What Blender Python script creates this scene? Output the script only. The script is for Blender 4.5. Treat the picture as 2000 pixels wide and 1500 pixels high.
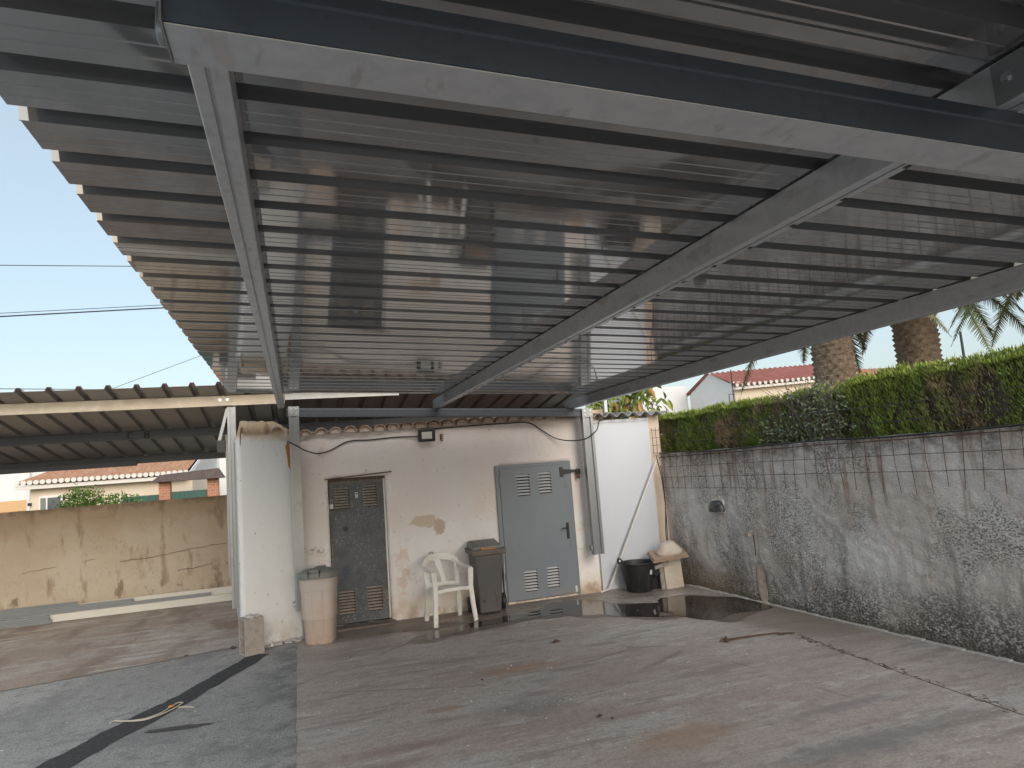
import bpy, bmesh, math, random
from mathutils import Vector, Matrix, noise as mnoise
random.seed(7)
R = math.radians
for o in list(bpy.data.objects): bpy.data.objects.remove(o)
S = bpy.context.scene
COL = S.collection

# ------------------------------------------------------------------ camera, sky, sun, exposure
CAM_Z = 2.0
yaw, pitch, roll = R(17.80), R(6.72), R(4.32)
Rt = Vector((math.cos(yaw), -math.sin(yaw), 0)); Fw = Vector((math.sin(yaw), math.cos(yaw), 0)); Zv = Vector((0, 0, 1))
fwd = Fw * math.cos(pitch) + Zv * math.sin(pitch)
up0 = -Fw * math.sin(pitch) + Zv * math.cos(pitch)
cr = Rt * math.cos(roll) - up0 * math.sin(roll)
cu = Rt * math.sin(roll) + up0 * math.cos(roll)
cam = bpy.data.cameras.new('camera'); co = bpy.data.objects.new('camera', cam); COL.objects.link(co)
M = Matrix((cr, cu, -fwd)).transposed().to_4x4(); M.translation = (0, 0, CAM_Z); co.matrix_world = M
cam.sensor_width = 36; cam.lens = 24.12; cam.clip_start = 0.05; cam.clip_end = 2000
S.camera = co
S.render.resolution_x = 1024; S.render.resolution_y = 768

SUN_EL, SUN_AZ = 25.0, 173.0        # veiled, very soft sun behind the camera (azimuth clockwise from +Y)
w = bpy.data.worlds.new('World'); S.world = w; w.use_nodes = True
nt = w.node_tree; bg = nt.nodes['Background']
sky = nt.nodes.new('ShaderNodeTexSky'); sky.sky_type = 'NISHITA'; sky.sun_disc = False
sky.sun_elevation = R(SUN_EL); sky.sun_rotation = R(SUN_AZ); sky.altitude = 50
sky.air_density = 1.0; sky.dust_density = 3.0; sky.ozone_density = 1.0
mx = nt.nodes.new('ShaderNodeMix'); mx.data_type = 'RGBA'; mx.inputs[0].default_value = .48; mx.inputs[7].default_value = (3.55, 4.1, 4.05, 1)
nt.links.new(sky.outputs[0], mx.inputs[6]); nt.links.new(mx.outputs[2], bg.inputs[0]); bg.inputs[1].default_value = 0.082
sl = bpy.data.lights.new('sun', 'SUN'); sl.energy = 0.6; sl.angle = R(40); sl.color = (1.0, 0.98, 0.965)
so = bpy.data.objects.new('sun', sl); COL.objects.link(so)
sd = Vector((math.sin(R(SUN_AZ)) * math.cos(R(SUN_EL)), math.cos(R(SUN_AZ)) * math.cos(R(SUN_EL)), math.sin(R(SUN_EL))))
so.rotation_euler = sd.to_track_quat('Z', 'Y').to_euler(); so.location = (0, 0, 20)
vs = S.view_settings; vs.view_transform = 'Standard'; vs.look = 'None'; vs.gamma = 1.0; vs.use_curve_mapping = False
vs.exposure = 1.42

# ------------------------------------------------------------------ helpers
def tag(o, label=None, cat=None, group=None, kind=None):
    if label: o['label'] = label
    if cat: o['category'] = cat
    if group: o['group'] = group
    if kind: o['kind'] = kind
    return o
def empty(name, loc, label, cat, group=None):
    o = bpy.data.objects.new(name, None); COL.objects.link(o); o.location = loc; o.empty_display_size = .1
    return tag(o, label, cat, group)
def base_of(p):
    b = Vector((0, 0, 0))
    while p is not None: b += Vector(p.location); p = p.parent
    return b
class MB:
    def __init__(s): s.v = []; s.f = []
    def add(s, vs, fs, Mx=None):
        o = len(s.v)
        s.v += [tuple(Mx @ Vector(v)) if Mx is not None else tuple(v) for v in vs]
        s.f += [[i + o for i in f] for f in fs]; return s
    def box(s, x0, x1, y0, y1, z0, z1, Mx=None):
        return s.add([(x0,y0,z0),(x1,y0,z0),(x1,y1,z0),(x0,y1,z0),(x0,y0,z1),(x1,y0,z1),(x1,y1,z1),(x0,y1,z1)],
                     [(0,3,2,1),(4,5,6,7),(0,1,5,4),(1,2,6,5),(2,3,7,6),(3,0,4,7)], Mx)
    def hexa(s, p):   # eight corner points, same order as box
        return s.add(p, [(0,3,2,1),(4,5,6,7),(0,1,5,4),(1,2,6,5),(2,3,7,6),(3,0,4,7)])
    def prism(s, poly, f0, f1):   # poly list of 2d, f0/f1 map 2d -> 3d
        n = len(poly); vs = [f0(*p) for p in poly] + [f1(*p) for p in poly]
        fs = [[i, (i+1) % n, n + (i+1) % n, n + i] for i in range(n)] + [list(range(n))[::-1], list(range(n, 2*n))]
        return s.add(vs, fs)
    def tube(s, pts, r, n=6, r1=None, cap=True):
        pts = [Vector(p) for p in pts]; L = len(pts); rings = []
        prev = None
        for i, p in enumerate(pts):
            t = (pts[min(i+1, L-1)] - pts[max(i-1, 0)]).normalized()
            if prev is None:
                a = Vector((0,0,1)) if abs(t.z) < .9 else Vector((1,0,0)); u = t.cross(a).normalized()
            else: u = (prev - t * prev.dot(t)).normalized()
            prev = u; v = t.cross(u)
            rr = r if r1 is None else r + (r1 - r) * i / (L - 1)
            if callable(r): rr = r(i / (L - 1))
            rings.append([p + (u * math.cos(2*math.pi*k/n) + v * math.sin(2*math.pi*k/n)) * rr for k in range(n)])
        vs = [q for g in rings for q in g]; fs = []
        for i in range(L-1):
            for k in range(n): fs.append([i*n+k, i*n+(k+1) % n, (i+1)*n+(k+1) % n, (i+1)*n+k])
        if cap: fs += [list(range(n))[::-1], [(L-1)*n+k for k in range(n)]]
        return s.add(vs, fs)
    def sweep(s, pts, w, t, side):   # flat section: w along 'side' vector, t along normal
        pts = [Vector(p) for p in pts]; L = len(pts); side = Vector(side).normalized(); vs = []; fs = []
        for i, p in enumerate(pts):
            tg = (pts[min(i+1, L-1)] - pts[max(i-1, 0)]).normalized()
            sd_ = (side - tg * side.dot(tg)).normalized(); nn = tg.cross(sd_)
            ww = w(i/(L-1)) if callable(w) else w
            for a, b in ((-1,-1),(1,-1),(1,1),(-1,1)): vs.append(p + sd_*a*ww/2 + nn*b*t/2)
        for i in range(L-1):
            for k in range(4): fs.append([i*4+k, i*4+(k+1) % 4, (i+1)*4+(k+1) % 4, (i+1)*4+k])
        fs += [[3,2,1,0], [(L-1)*4+k for k in range(4)]]
        return s.add(vs, fs)
    def lathe(s, prof, n=24, c=(0,0,0), Mx=None, sx=1, sy=1, a0=0, a1=2*math.pi, shape=None):
        closed = abs(a1 - a0 - 2*math.pi) < 1e-6; m = n if closed else n + 1; vs = []; fs = []
        for r, z in prof:
            for k in range(m):
                a = a0 + (a1 - a0) * k / n; q = shape(a) if shape else 1
                vs.append((c[0] + r*q*sx*math.cos(a), c[1] + r*q*sy*math.sin(a), c[2] + z))
        for i in range(len(prof)-1):
            for k in range(n):
                k2 = (k+1) % m if closed else k+1
                fs.append([i*m+k, i*m+k2, (i+1)*m+k2, (i+1)*m+k])
        return s.add(vs, fs, Mx)
    def disc(s, c, r, n=12, axis='z', a=0.004):
        p = [(r*math.cos(2*math.pi*k/n), r*math.sin(2*math.pi*k/n)) for k in range(n)]
        g = {'z': lambda u,v,d: (c[0]+u, c[1]+v, c[2]+d), 'y': lambda u,v,d: (c[0]+u, c[1]-d, c[2]+v), 'x': lambda u,v,d: (c[0]-d, c[1]+u, c[2]+v)}[axis]
        return s.prism(p, lambda u,v: g(u,v,0), lambda u,v: g(u,v,a))
    def build(s, name, mat, parent=None, smooth=False, bevel=0, seg=2, auto=None):
        b = base_of(parent) if parent else Vector((0,0,0))
        me = bpy.data.meshes.new(name); me.from_pydata([tuple(Vector(v) - b) for v in s.v], [], s.f); me.validate()
        bm = bmesh.new(); bm.from_mesh(me); bmesh.ops.recalc_face_normals(bm, faces=bm.faces); bm.to_mesh(me); bm.free()
        o = bpy.data.objects.new(name, me); COL.objects.link(o); me.materials.append(mat)
        if parent: o.parent = parent
        if smooth:
            me.polygons.foreach_set('use_smooth', [True]*len(me.polygons))
            if smooth != True: me.set_sharp_from_angle(angle=R(smooth))
        if bevel:
            m = o.modifiers.new('bevel', 'BEVEL'); m.width = bevel; m.segments = seg; m.limit_method = 'ANGLE'; m.angle_limit = R(35)
        return o
def copy(o, parent, delta=(0,0,0), rot=None):
    c = o.copy(); COL.objects.link(c); c.parent = parent; c.location = Vector(o.location) + Vector(delta)
    if rot: c.rotation_euler = rot
    return c
def struct(o): o['kind'] = 'structure'; return o

# ------------------------------------------------------------------ materials
class N:
    def __init__(s, m): s.t = m.node_tree; s.pos = None
    def n(s, ty, **kw):
        x = s.t.nodes.new('ShaderNode' + ty)
        for k, v in kw.items(): setattr(x, k, v)
        return x
    def P(s):
        if s.pos is None: s.pos = s.n('NewGeometry').outputs['Position'] if s.coord == 'pos' else s.n('TexCoord').outputs['Object']
        return s.pos
    def link(s, a, b): s.t.links.new(a, b)
    def math(s, op, a, b=None, clamp=False):
        x = s.n('Math', operation=op, use_clamp=clamp)
        for i, q in enumerate((a, b)):
            if q is None: continue
            if isinstance(q, (int, float)): x.inputs[i].default_value = q
            else: s.link(q, x.inputs[i])
        return x.outputs[0]
    def ramp(s, v, lo, hi):
        x = s.n('MapRange'); x.interpolation_type = 'SMOOTHSTEP'; s.link(v, x.inputs[0]); x.inputs[1].default_value = lo; x.inputs[2].default_value = hi
        return x.outputs[0]
    def noise(s, scale, detail=4, rough=.6, seed=0, dist=0):
        mp = s.n('Mapping'); s.link(s.P(), mp.inputs[0])
        sc = scale if isinstance(scale, (tuple, list)) else (scale,)*3
        mp.inputs['Scale'].default_value = sc; mp.inputs['Location'].default_value = (seed*3.7, seed*1.9, seed*5.3)
        x = s.n('TexNoise'); s.link(mp.outputs[0], x.inputs['Vector']); x.inputs['Scale'].default_value = 1
        x.inputs['Detail'].default_value = detail; x.inputs['Roughness'].default_value = rough; x.inputs['Distortion'].default_value = dist
        return x.outputs['Fac']
    def mask(s, spec):
        """spec: list of primitives multiplied together"""
        out = None
        for p in spec:
            k = p[0]
            if k == 'n':      # noise: scale, detail, lo, hi, seed
                v = s.ramp(s.noise(p[1], p[2], seed=p[5] if len(p) > 5 else 0), p[3], p[4])
            elif k == 'ax':   # axis ramp with noisy border: axis, a(0), b(1), wobble
                sp = s.n('SeparateXYZ'); s.link(s.P(), sp.inputs[0]); q = sp.outputs['XYZ'.index(p[1])]
                if len(p) > 4: q = s.math('ADD', q, s.math('MULTIPLY', s.math('SUBTRACT', s.noise(p[5] if len(p) > 5 else 5, 4), .5), p[4]))
                if p[2] < p[3]: v = s.ramp(q, p[2], p[3])
                else: v = s.math('SUBTRACT', 1.0, s.ramp(q, p[3], p[2]))
            elif k == 'blob': # centre, radii, wobble, noisescale
                su = s.n('VectorMath', operation='SUBTRACT'); s.link(s.P(), su.inputs[0]); su.inputs[1].default_value = p[1]
                mu = s.n('VectorMath', operation='DIVIDE'); s.link(su.outputs[0], mu.inputs[0]); mu.inputs[1].default_value = p[2]
                le = s.n('VectorMath', operation='LENGTH'); s.link(mu.outputs[0], le.inputs[0])
                q = s.math('ADD', le.outputs['Value'], s.math('MULTIPLY', s.math('SUBTRACT', s.noise(p[4], 5), .5), p[3]))
                v = s.math('SUBTRACT', 1.0, s.ramp(q, p[5] if len(p) > 5 else .9, 1.0))
            elif k == 'vor':  # cell-edge cracks
                x = s.n('TexVoronoi', feature='DISTANCE_TO_EDGE'); s.link(s.P(), x.inputs['Vector']); x.inputs['Scale'].default_value = p[1]
                v = s.math('SUBTRACT', 1.0, s.ramp(x.outputs['Distance'], 0.0, p[2]))
            elif k == 'rnd':
                v = s.ramp(s.n('ObjectInfo').outputs['Random'], p[1], p[2])
            out = v if out is None else s.math('MULTIPLY', out, v)
        return out
def mat(name, base, rough=.6, metal=0., layers=(), bump=(), spec=.5, coat=0., coord='pos', rlayers=(), trans=0, emit=None):
    m = bpy.data.materials.new(name); m.use_nodes = True; b = m.node_tree.nodes['Principled BSDF']; g = N(m); g.coord = coord
    b.inputs['Roughness'].default_value = rough; b.inputs['Metallic'].default_value = metal
    b.inputs['Specular IOR Level'].default_value = spec; b.inputs['Coat Weight'].default_value = coat; b.inputs['Coat Roughness'].default_value = .08
    b.inputs['Transmission Weight'].default_value = trans
    c = g.n('RGB'); c.outputs[0].default_value = (*base, 1); cur = c.outputs[0]
    for spec_, col, amt in layers:
        mk = g.math('MULTIPLY', g.mask(spec_), amt)
        x = g.n('Mix', data_type='RGBA'); g.link(mk, x.inputs[0]); g.link(cur, x.inputs[6]); x.inputs[7].default_value = (*col, 1); cur = x.outputs[2]
    g.link(cur, b.inputs['Base Color'])
    if rlayers:
        rr = None
        for spec_, val in rlayers:
            mk = g.mask(spec_); x = g.n('Mix', data_type='FLOAT'); g.link(mk, x.inputs[0])
            if rr is None: x.inputs[2].default_value = rough
            else: g.link(rr, x.inputs[2])
            x.inputs[3].default_value = val; rr = x.outputs[0]
        g.link(rr, b.inputs['Roughness'])
    prev = None
    for sc, det, strength, dist in bump:
        x = g.n('Bump'); g.link(g.noise(sc, det, seed=2), x.inputs['Height']); x.inputs['Strength'].default_value = strength; x.inputs['Distance'].default_value = dist
        if prev: g.link(prev, x.inputs['Normal'])
        prev = x.outputs[0]
    if prev: g.link(prev, b.inputs['Normal'])
    return m

m_slab = mat('concrete_floor', (.435,.38,.348), .6, layers=[
    ([('n',(.45,1.5,1),5,.42,.62,1)], (.37,.30,.265), .85), ([('n',(.35,1.1,1),4,.5,.66,7)], (.475,.455,.44), .85),
    ([('n',(1.0,5.,1),6,.52,.66,3)], (.25,.205,.185), .7), ([('n',(2.2,10.,1),5,.55,.65,5)], (.56,.54,.52), .6),
    ([('n',(6,14,6),6,.52,.62,13)], (.29,.25,.235), .6), ([('n',55,3,.42,.68,4)], (.24,.21,.195), .6), ([('n',38,2,.66,.72,9)], (.62,.60,.58), .7),
    ([('n',(14,26,14),5,.63,.68,17),('n',(.8,1.2,1),3,.45,.6,2)], (.58,.57,.55), .7),
    ([('blob',(2.05,6.75,0),(.65,.14,.5),1.0,6,.3)], (.36,.21,.12), .6), ([('blob',(2.55,4.55,0),(.6,.32,.5),1.0,4,.2)], (.33,.21,.13), .6),
    ([('blob',(1.75,5.7,0),(.6,.35,.5),1.3,5,.1)], (.20,.19,.185), .65), ([('blob',(3.6,3.9,0),(1.3,.24,.5),1.3,4,.1)], (.17,.17,.17), .7), ([('blob',(3.9,4.5,0),(1.0,.1,.5),1.3,4,.1)], (.2,.2,.2), .6),
    ([('blob',(2.0,5.75,0),(.4,.15,.5),1.6,22,.5),('n',(30,45,30),4,.5,.6,3)], (.55,.54,.52), .6),
    ([('blob',(2.5,9.35,0),(3.4,.62,1),1.1,2.2,.55)], (.20,.155,.125), .8), ([('blob',(5.3,7.1,0),(.7,1.6,1),.9,3,.5)], (.21,.165,.135), .75),
    ([('blob',(.62,5.35,0),(.8,.14,.5),1.2,7,.1)], (.24,.17,.15), .65), ([('blob',(1.15,7.25,0),(.55,.06,.5),1.2,9,.1)], (.24,.20,.19), .65), ([('blob',(1.1,6.0,0),(.22,.08,.5),1.0,12,.5)], (.30,.185,.13), .6),
    ([('vor',.42,.012),('n',1.5,4,.45,.6,4)], (.16,.13,.11), .6)],
    bump=[(60,4,.35,.012),(7,3,.2,.02)], rlayers=[([('blob',(3.2,9.0,0),(3.0,.8,1),.9,3,.5)],.26)])
m_left = mat('old_concrete', (.35,.342,.336), .8, layers=[
    ([('n',(.9,.5,1),5,.42,.62,1)], (.45,.437,.425), .8), ([('n',(1.5,1,1),6,.5,.66,3)], (.25,.246,.245), .8),
    ([('ax','X',-.75,-.02,.5,4),('n',(3,3,3),5,.42,.6,6)], (.12,.12,.125), .75), ([('n',(4,3,4),6,.52,.62,14)], (.37,.36,.345), .6),
    ([('n',(9,9,9),5,.54,.64,22)], (.20,.198,.196), .6), ([('n',70,3,.42,.66,4)], (.16,.158,.155), .75), ([('n',36,2,.65,.72,9)], (.55,.54,.52), .7)], bump=[(75,4,.6,.012)])
m_rear = mat('brown_concrete', (.36,.295,.245), .8, layers=[
    ([('n',(.7,1.8,1),5,.42,.60,1)], (.45,.41,.375), .85), ([('n',(2,.6,1),6,.48,.64,3)], (.25,.185,.145), .85), ([('n',(.9,5,1),5,.55,.63,6)], (.56,.53,.50), .7),
    ([('n',(5,9,5),6,.52,.62,12)], (.30,.25,.215), .6), ([('n',50,3,.46,.68,4)], (.22,.18,.155), .55), ([('n',40,2,.66,.72,8)], (.58,.55,.52), .6)], bump=[(60,4,.4,.01)])
m_strip = mat('wet_trench_patch', (.045,.045,.048), .85, layers=[([('n',40,4,.5,.75,1)], (.13,.13,.13), .6)], bump=[(80,4,.6,.01)])
m_terrain = mat('dry_ground', (.22,.19,.15), .9, layers=[([('n',.4,5,.4,.7,1)], (.15,.15,.10), .6)])
m_water = mat('puddle_water', (.055,.042,.036), .035, layers=[([('n',(3,3,3),4,.4,.65,1)], (.035,.027,.022), .8)], spec=.6, bump=[(5,2,.02,.01)])
m_damp = mat('damp_stain', (.16,.128,.108), .4, layers=[([('n',(6,6,6),5,.42,.62,1)], (.105,.08,.066), .8)], bump=[(60,4,.2,.01)])
m_smear = mat('oily_smear', (.075,.068,.066), .6, bump=[(60,4,.3,.01)])
m_shed = mat('shed_plaster', (.81,.72,.675), .85, layers=[
    ([('n',(1.2,1,.8),4,.35,.7,1)], (.83,.775,.745), .8), ([('n',(.9,1,1.3),3,.5,.68,5)], (.78,.66,.60), .55),
    ([('ax','Z',1.45,1.05,.6,2.5),('n',1.5,3,.3,.55,8)], (.83,.81,.795), .9),
    ([('n',(4,3,6),6,.56,.60,12),('ax','Z',1.2,.9,.5,2)], (.76,.66,.58), .7),
    ([('blob',(1.72,9.83,1.31),(.25,.3,.085),1.9,5.5,.80)], (.63,.50,.40), .9), ([('blob',(1.91,9.83,1.2),(.085,.3,.14),1.5,9,.78)], (.55,.42,.33), .9),
    ([('blob',(1.36,9.83,.72),(.10,.3,.34),1.6,8,.8),('n',9,4,.45,.55,3)], (.72,.53,.42), .7),
    ([('blob',(.22,9.83,1.05),(.17,.3,.07),1.2,10,.4),('n',22,4,.48,.56,3)], (.33,.27,.25), .8),
    ([('ax','Z',.34,.02,.6,3),('n',(5,5,3),5,.38,.62,3)], (.44,.32,.20), .85), ([('ax','Z',.16,.0,.26,6),('n',9,4,.45,.58,6)], (.14,.115,.08), .9),
    ([('ax','Z',.5,.1,.7,2)], (.72,.61,.50), .5), ([('n',(2.5,2,1.2),6,.63,.72,4)], (.70,.54,.45), .6),
    ([('n',16,3,.68,.73,7)], (.45,.35,.30), .8), ([('n',(60,60,60),3,.62,.72,2),('ax','Z',1.4,.4,.5,3)], (.55,.46,.40), .5),
    ([('blob',(4.16,9.83,.05),(.22,.3,.17),1.6,7,.2)], (.36,.24,.15), .8)],
    bump=[(7,5,.5,.025),(45,4,.25,.008)])
m_white = mat('white_plaster', (.76,.76,.755), .85, layers=[
    ([('n',(1.2,1,.8),4,.4,.7,1)], (.72,.71,.695), .8), ([('n',14,4,.645,.71,4),('n',2.2,3,.42,.55,2)], (.36,.30,.25), .85),
    ([('n',40,3,.66,.72,6)], (.45,.41,.37), .5), ([('ax','Z',.4,0,.35,4),('n',5,4,.4,.6,2)], (.50,.41,.31), .7),
    ([('ax','Z',2.52,2.68,.15,8)], (.60,.44,.27), .9)], bump=[(10,4,.4,.02)])
m_brickclay = mat('exposed_clay', (.50,.26,.10), .9, layers=[([('n',25,4,.4,.7,1)], (.28,.13,.05), .7)], bump=[(40,4,.5,.01)])
m_rw = mat('mossy_stucco', (.67,.61,.575), .95, layers=[
    ([('n',(1,1.1,.8),4,.4,.66,1)], (.77,.755,.74), .9), ([('n',(1,1.5,2.5),5,.44,.64,11)], (.60,.51,.46), .6),
    ([('n',(1.5,1.6,.8),6,.50,.64,3),('ax','Z',1.5,.7,.8,1.6),('n',(38,40,62),4,.34,.60,21)], (.11,.105,.10), .85),
    ([('n',(40,42,66),5,.45,.60,5),('n',(1.6,1.4,1.0),5,.46,.60,8)], (.12,.117,.112), .85),
    ([('n',(70,70,95),3,.50,.66,15)], (.32,.30,.285), .45),
    ([('n',(5,6,.5),4,.56,.67,9),('ax','Z',.8,1.6,.5,2)], (.28,.17,.115), .6), ([('n',(6,7,.6),5,.54,.64,29),('ax','Z',1.2,.7,.6,2)], (.22,.205,.19), .5),
    ([('ax','Z',.66,.02,.95,1.4),('n',(36,36,54),5,.36,.57,2)], (.07,.065,.052), .92),
    ([('ax','Z',.14,.0,.2,4)], (.085,.07,.055), .7), ([('ax','Z',1.72,1.95,.24,7),('n',(7,7,9),4,.36,.62,2)], (.16,.15,.14), .75),
    ([('ax','Z',.45,.2,.4,2),('ax','Y',7.4,9.0,.8,1)], (.26,.20,.11), .5),
    ([('blob',(5.6,8.45,.85),(.4,.10,.34),.7,5,.5)], (.74,.69,.64), .6)],
    bump=[((30,30,46),4,.6,.025),(80,3,.4,.008)])
m_tan = mat('tan_render_wall', (.40,.325,.24), .9, layers=[
    ([('n',(.8,1,1.2),4,.38,.7,1)], (.455,.40,.32), .8), ([('ax','Z',1.25,1.75,.5,1.5)], (.33,.235,.15), .75),
    ([('n',(6,6,3),6,.54,.66,3),('ax','Z',.9,.3,.8,1.4)], (.15,.10,.065), .85), ([('n',(4,4,1.2),5,.54,.66,5)], (.22,.155,.10), .7), ([('n',(45,45,45),3,.5,.68,6),('n',3,4,.4,.65,9)], (.26,.19,.13), .55),
    ([('ax','Z',1.72,1.84,.16,5),('n',7,3,.35,.6,6)], (.18,.13,.085), .8)], bump=[(12,4,.4,.02)])
m_crack = mat('dark_crack', (.10,.065,.04), .95)
m_sheet = mat('lacquered_sheet_steel', (.37,.375,.385), .05, .68, layers=[([('n',(.5,2,1),3,.4,.7,1)], (.32,.32,.325), .6)], spec=.5, coat=.2,
    bump=[((.7,1.2,1),1,.02,.012)], rlayers=[([('n',(.8,3,1),3,.45,.7,3)],.075)])
m_sheet2 = mat('galvanised_sheet', (.27,.25,.235), .3, .25, layers=[([('n',(2,.5,1),3,.4,.7,1)], (.21,.195,.185), .6)], spec=.5, bump=[((2,1,1),2,.1,.01)])
m_galv = mat('galvanised_steel', (.275,.29,.305), .38, .62, layers=[([('n',(26,26,26),2,.42,.62,1)], (.245,.26,.275), .45), ([('n',(2,2,2),4,.45,.7,2)], (.30,.315,.33), .5), ([('n',(9,9,3),4,.6,.72,5)], (.21,.20,.19), .6)], bump=[(18,3,.05,.004)])
m_rafter = mat('galvanised_rafter', (.57,.595,.63), .40, .6, layers=[([('n',(20,20,20),3,.42,.62,1)], (.49,.515,.55), .6), ([('n',(3,3,3),4,.45,.7,2)], (.66,.67,.69), .5), ([('n',(14,5,14),4,.58,.68,6)], (.38,.375,.37), .6), ([('n',(10,2.5,10),5,.62,.7,8)], (.36,.29,.24), .25)], bump=[(18,3,.05,.004)])
m_beam = mat('cross_beam_steel', (.66,.70,.76), .16, .95, layers=[([('n',(20,20,20),3,.42,.62,1)], (.60,.64,.70), .6), ([('n',(1.5,4,4),4,.5,.7,2)], (.7,.72,.74), .6)], bump=[(18,3,.03,.004)])
m_bluebeam = mat('blue_beam_steel', (.075,.098,.13), .3, .45, layers=[([('n',(1.5,4,4),4,.45,.7,2)], (.10,.12,.145), .6), ([('n',(30,30,30),3,.55,.7,3)], (.06,.075,.095), .5)], bump=[(18,3,.05,.004)])
m_steel = mat('blue_grey_steel', (.058,.066,.08), .42, .3, layers=[([('n',(20,20,20),3,.42,.62,1)], (.05,.057,.07), .7), ([('n',(1.5,4,4),4,.5,.7,2)], (.07,.078,.09), .6)], bump=[(18,3,.06,.004)])
m_warmgalv = mat('warm_lit_galvanised', (.54,.475,.385), .5, .35, layers=[([('n',(1.5,6,6),4,.4,.7,1)], (.44,.385,.31), .8), ([('n',(8,8,8),3,.5,.7,2)], (.66,.60,.5), .5)])  # plain galvanised steel with the warm sky glow put into its colour
m_prof = mat('zinc_profile', (.20,.215,.225), .4, .4, layers=[([('n',(1.2,9,9),3,.42,.66,1)], (.155,.165,.175), .6)])
m_bolt = mat('zinc_bolt', (.55,.56,.57), .3, .9)
m_inset = mat('dark_inset', (.05,.045,.04), .9)  # flat dark fill for the rafter spots and the louvre gaps
m_doordark = mat('scuffed_dark_door', (.072,.080,.092), .5, layers=[
    ([('n',(2,2,1),4,.4,.7,1)], (.095,.10,.11), .7), ([('n',(26,26,44),4,.53,.64,4),('n',3,3,.35,.55,2)], (.27,.27,.28), .7), ([('n',(5,5,4),5,.5,.62,12)], (.05,.055,.065), .7),
    ([('blob',(.62,9.87,1.3),(.055,.2,.06),.4,20,.35)], (.012,.012,.012), .95), ([('ax','Z',1.88,1.97,.06,9)], (.20,.165,.14), .75),
    ([('blob',(.60,9.87,.72),(.1,.3,.14),.7,6,.2)], (.03,.045,.085), .7), ([('ax','X',1.0,1.16,.3,5),('n',(9,9,3),4,.5,.62,7)], (.16,.15,.14), .6)],
    bump=[(30,3,.15,.005)])
m_door = mat('grey_painted_steel', (.178,.205,.235), .36, layers=[([('n',(1.5,1,.8),4,.4,.7,1)], (.20,.225,.25), .7), ([('ax','Z',.3,.05,.25,5),('n',(6,6,6),5,.45,.62,7)], (.24,.215,.19), .5), ([('n',(9,9,2),5,.62,.7,11)], (.13,.145,.165), .5), ([('n',30,2,.7,.76,3)], (.15,.16,.17), .5)], bump=[((3,3,3),2,.03,.01)])
m_louv = mat('louvre_edge', (.42,.435,.45), .4, layers=[([('n',30,3,.5,.7,1)], (.33,.34,.35), .6)])
m_louvd = mat('dusty_louvre', (.30,.255,.22), .75, layers=[([('n',22,3,.45,.65,1)], (.19,.15,.13), .7)])
m_black = mat('black_iron', (.018,.018,.02), .42)
m_cable = mat('black_cable', (.022,.02,.02), .55)
m_tile = mat('clay_tile', (.47,.335,.255), .9, layers=[([('n',9,4,.4,.65,1)], (.36,.23,.165), .8), ([('n',20,4,.52,.68,3)], (.16,.12,.10), .8)], bump=[(35,4,.4,.008)])
m_mortar = mat('mortar_fill', (.56,.46,.39), .95, layers=[([('n',14,4,.45,.68,1)], (.40,.30,.22), .7)], bump=[(30,4,.6,.01)])
m_panel = mat('white_lacquered_panel', (.61,.64,.69), .28, layers=[([('n',(1,1,1),3,.4,.7,1)], (.585,.61,.66), .6), ([('ax','Z',.25,.0,.3,4),('n',8,4,.4,.6,3)], (.62,.57,.50), .5)])
m_fibre = mat('fibre_cement', (.40,.385,.365), .9, layers=[([('n',(6,2,6),5,.42,.66,1)], (.20,.185,.17), .8)], bump=[(40,4,.4,.006)])
m_cream = mat('cream_render', (.70,.58,.47), .9, layers=[([('n',4,4,.4,.7,1)], (.62,.49,.38), .7)], bump=[(20,3,.3,.01)])
m_plasticw = mat('weathered_white_plastic', (.80,.78,.73), .42, coord='obj', layers=[([('n',5,4,.4,.7,1)], (.66,.625,.56), .6), ([('ax','Z',.25,.0,.3,8),('n',14,4,.4,.65,3)], (.52,.45,.36), .6)])
m_beige = mat('beige_plastic', (.50,.40,.335), .5, coord='obj', layers=[([('ax','Z',.15,.75,.3,3)], (.49,.435,.40), .8), ([('n',(3,3,5),5,.48,.68,1)], (.44,.34,.275), .6), ([('ax','Z',.16,.0,.1,5),('n',8,4,.4,.6,2)], (.42,.28,.18), .7)], bump=[(8,3,.05,.01)])
m_lid = mat('grey_green_lid', (.18,.185,.165), .6, coord='obj', layers=[([('n',6,4,.4,.7,1)], (.24,.24,.215), .7)])
m_wbin = mat('charcoal_bin_plastic', (.088,.084,.084), .5, coord='obj', layers=[([('n',(3,3,2),4,.42,.68,1)], (.12,.108,.102), .7), ([('ax','Z',.2,.0,.2,6)], (.15,.135,.12), .4)])
m_wrim = mat('dusty_bin_rim', (.175,.142,.12), .7, coord='obj', layers=[([('n',9,4,.4,.65,1)], (.12,.10,.09), .7)])
m_orange = mat('orange_plastic', (.60,.20,.04), .5)
m_rubber = mat('black_rubber', (.017,.018,.02), .55, coord='obj', layers=[([('n',(9,9,3),4,.5,.68,1)], (.05,.05,.052), .7)])
m_block = mat('grey_concrete_block', (.36,.32,.285), .95, coord='obj', layers=[([('n',14,5,.4,.65,1)], (.28,.245,.215), .7), ([('n',60,3,.55,.7,2)], (.44,.41,.38), .5)], bump=[(70,4,.6,.006)])
m_dark = mat('matte_dark', (.035,.03,.027), .95)
m_stone = mat('pale_stone', (.62,.54,.455), .9, coord='obj', layers=[([('n',6,4,.4,.68,1)], (.52,.44,.36), .7)], bump=[(50,4,.3,.005)])
m_ply = mat('weathered_board', (.42,.30,.22), .85, coord='obj', layers=[([('n',(3,14,3),4,.4,.65,1)], (.33,.235,.175), .7)], bump=[((8,40,8),3,.3,.004)])
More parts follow.
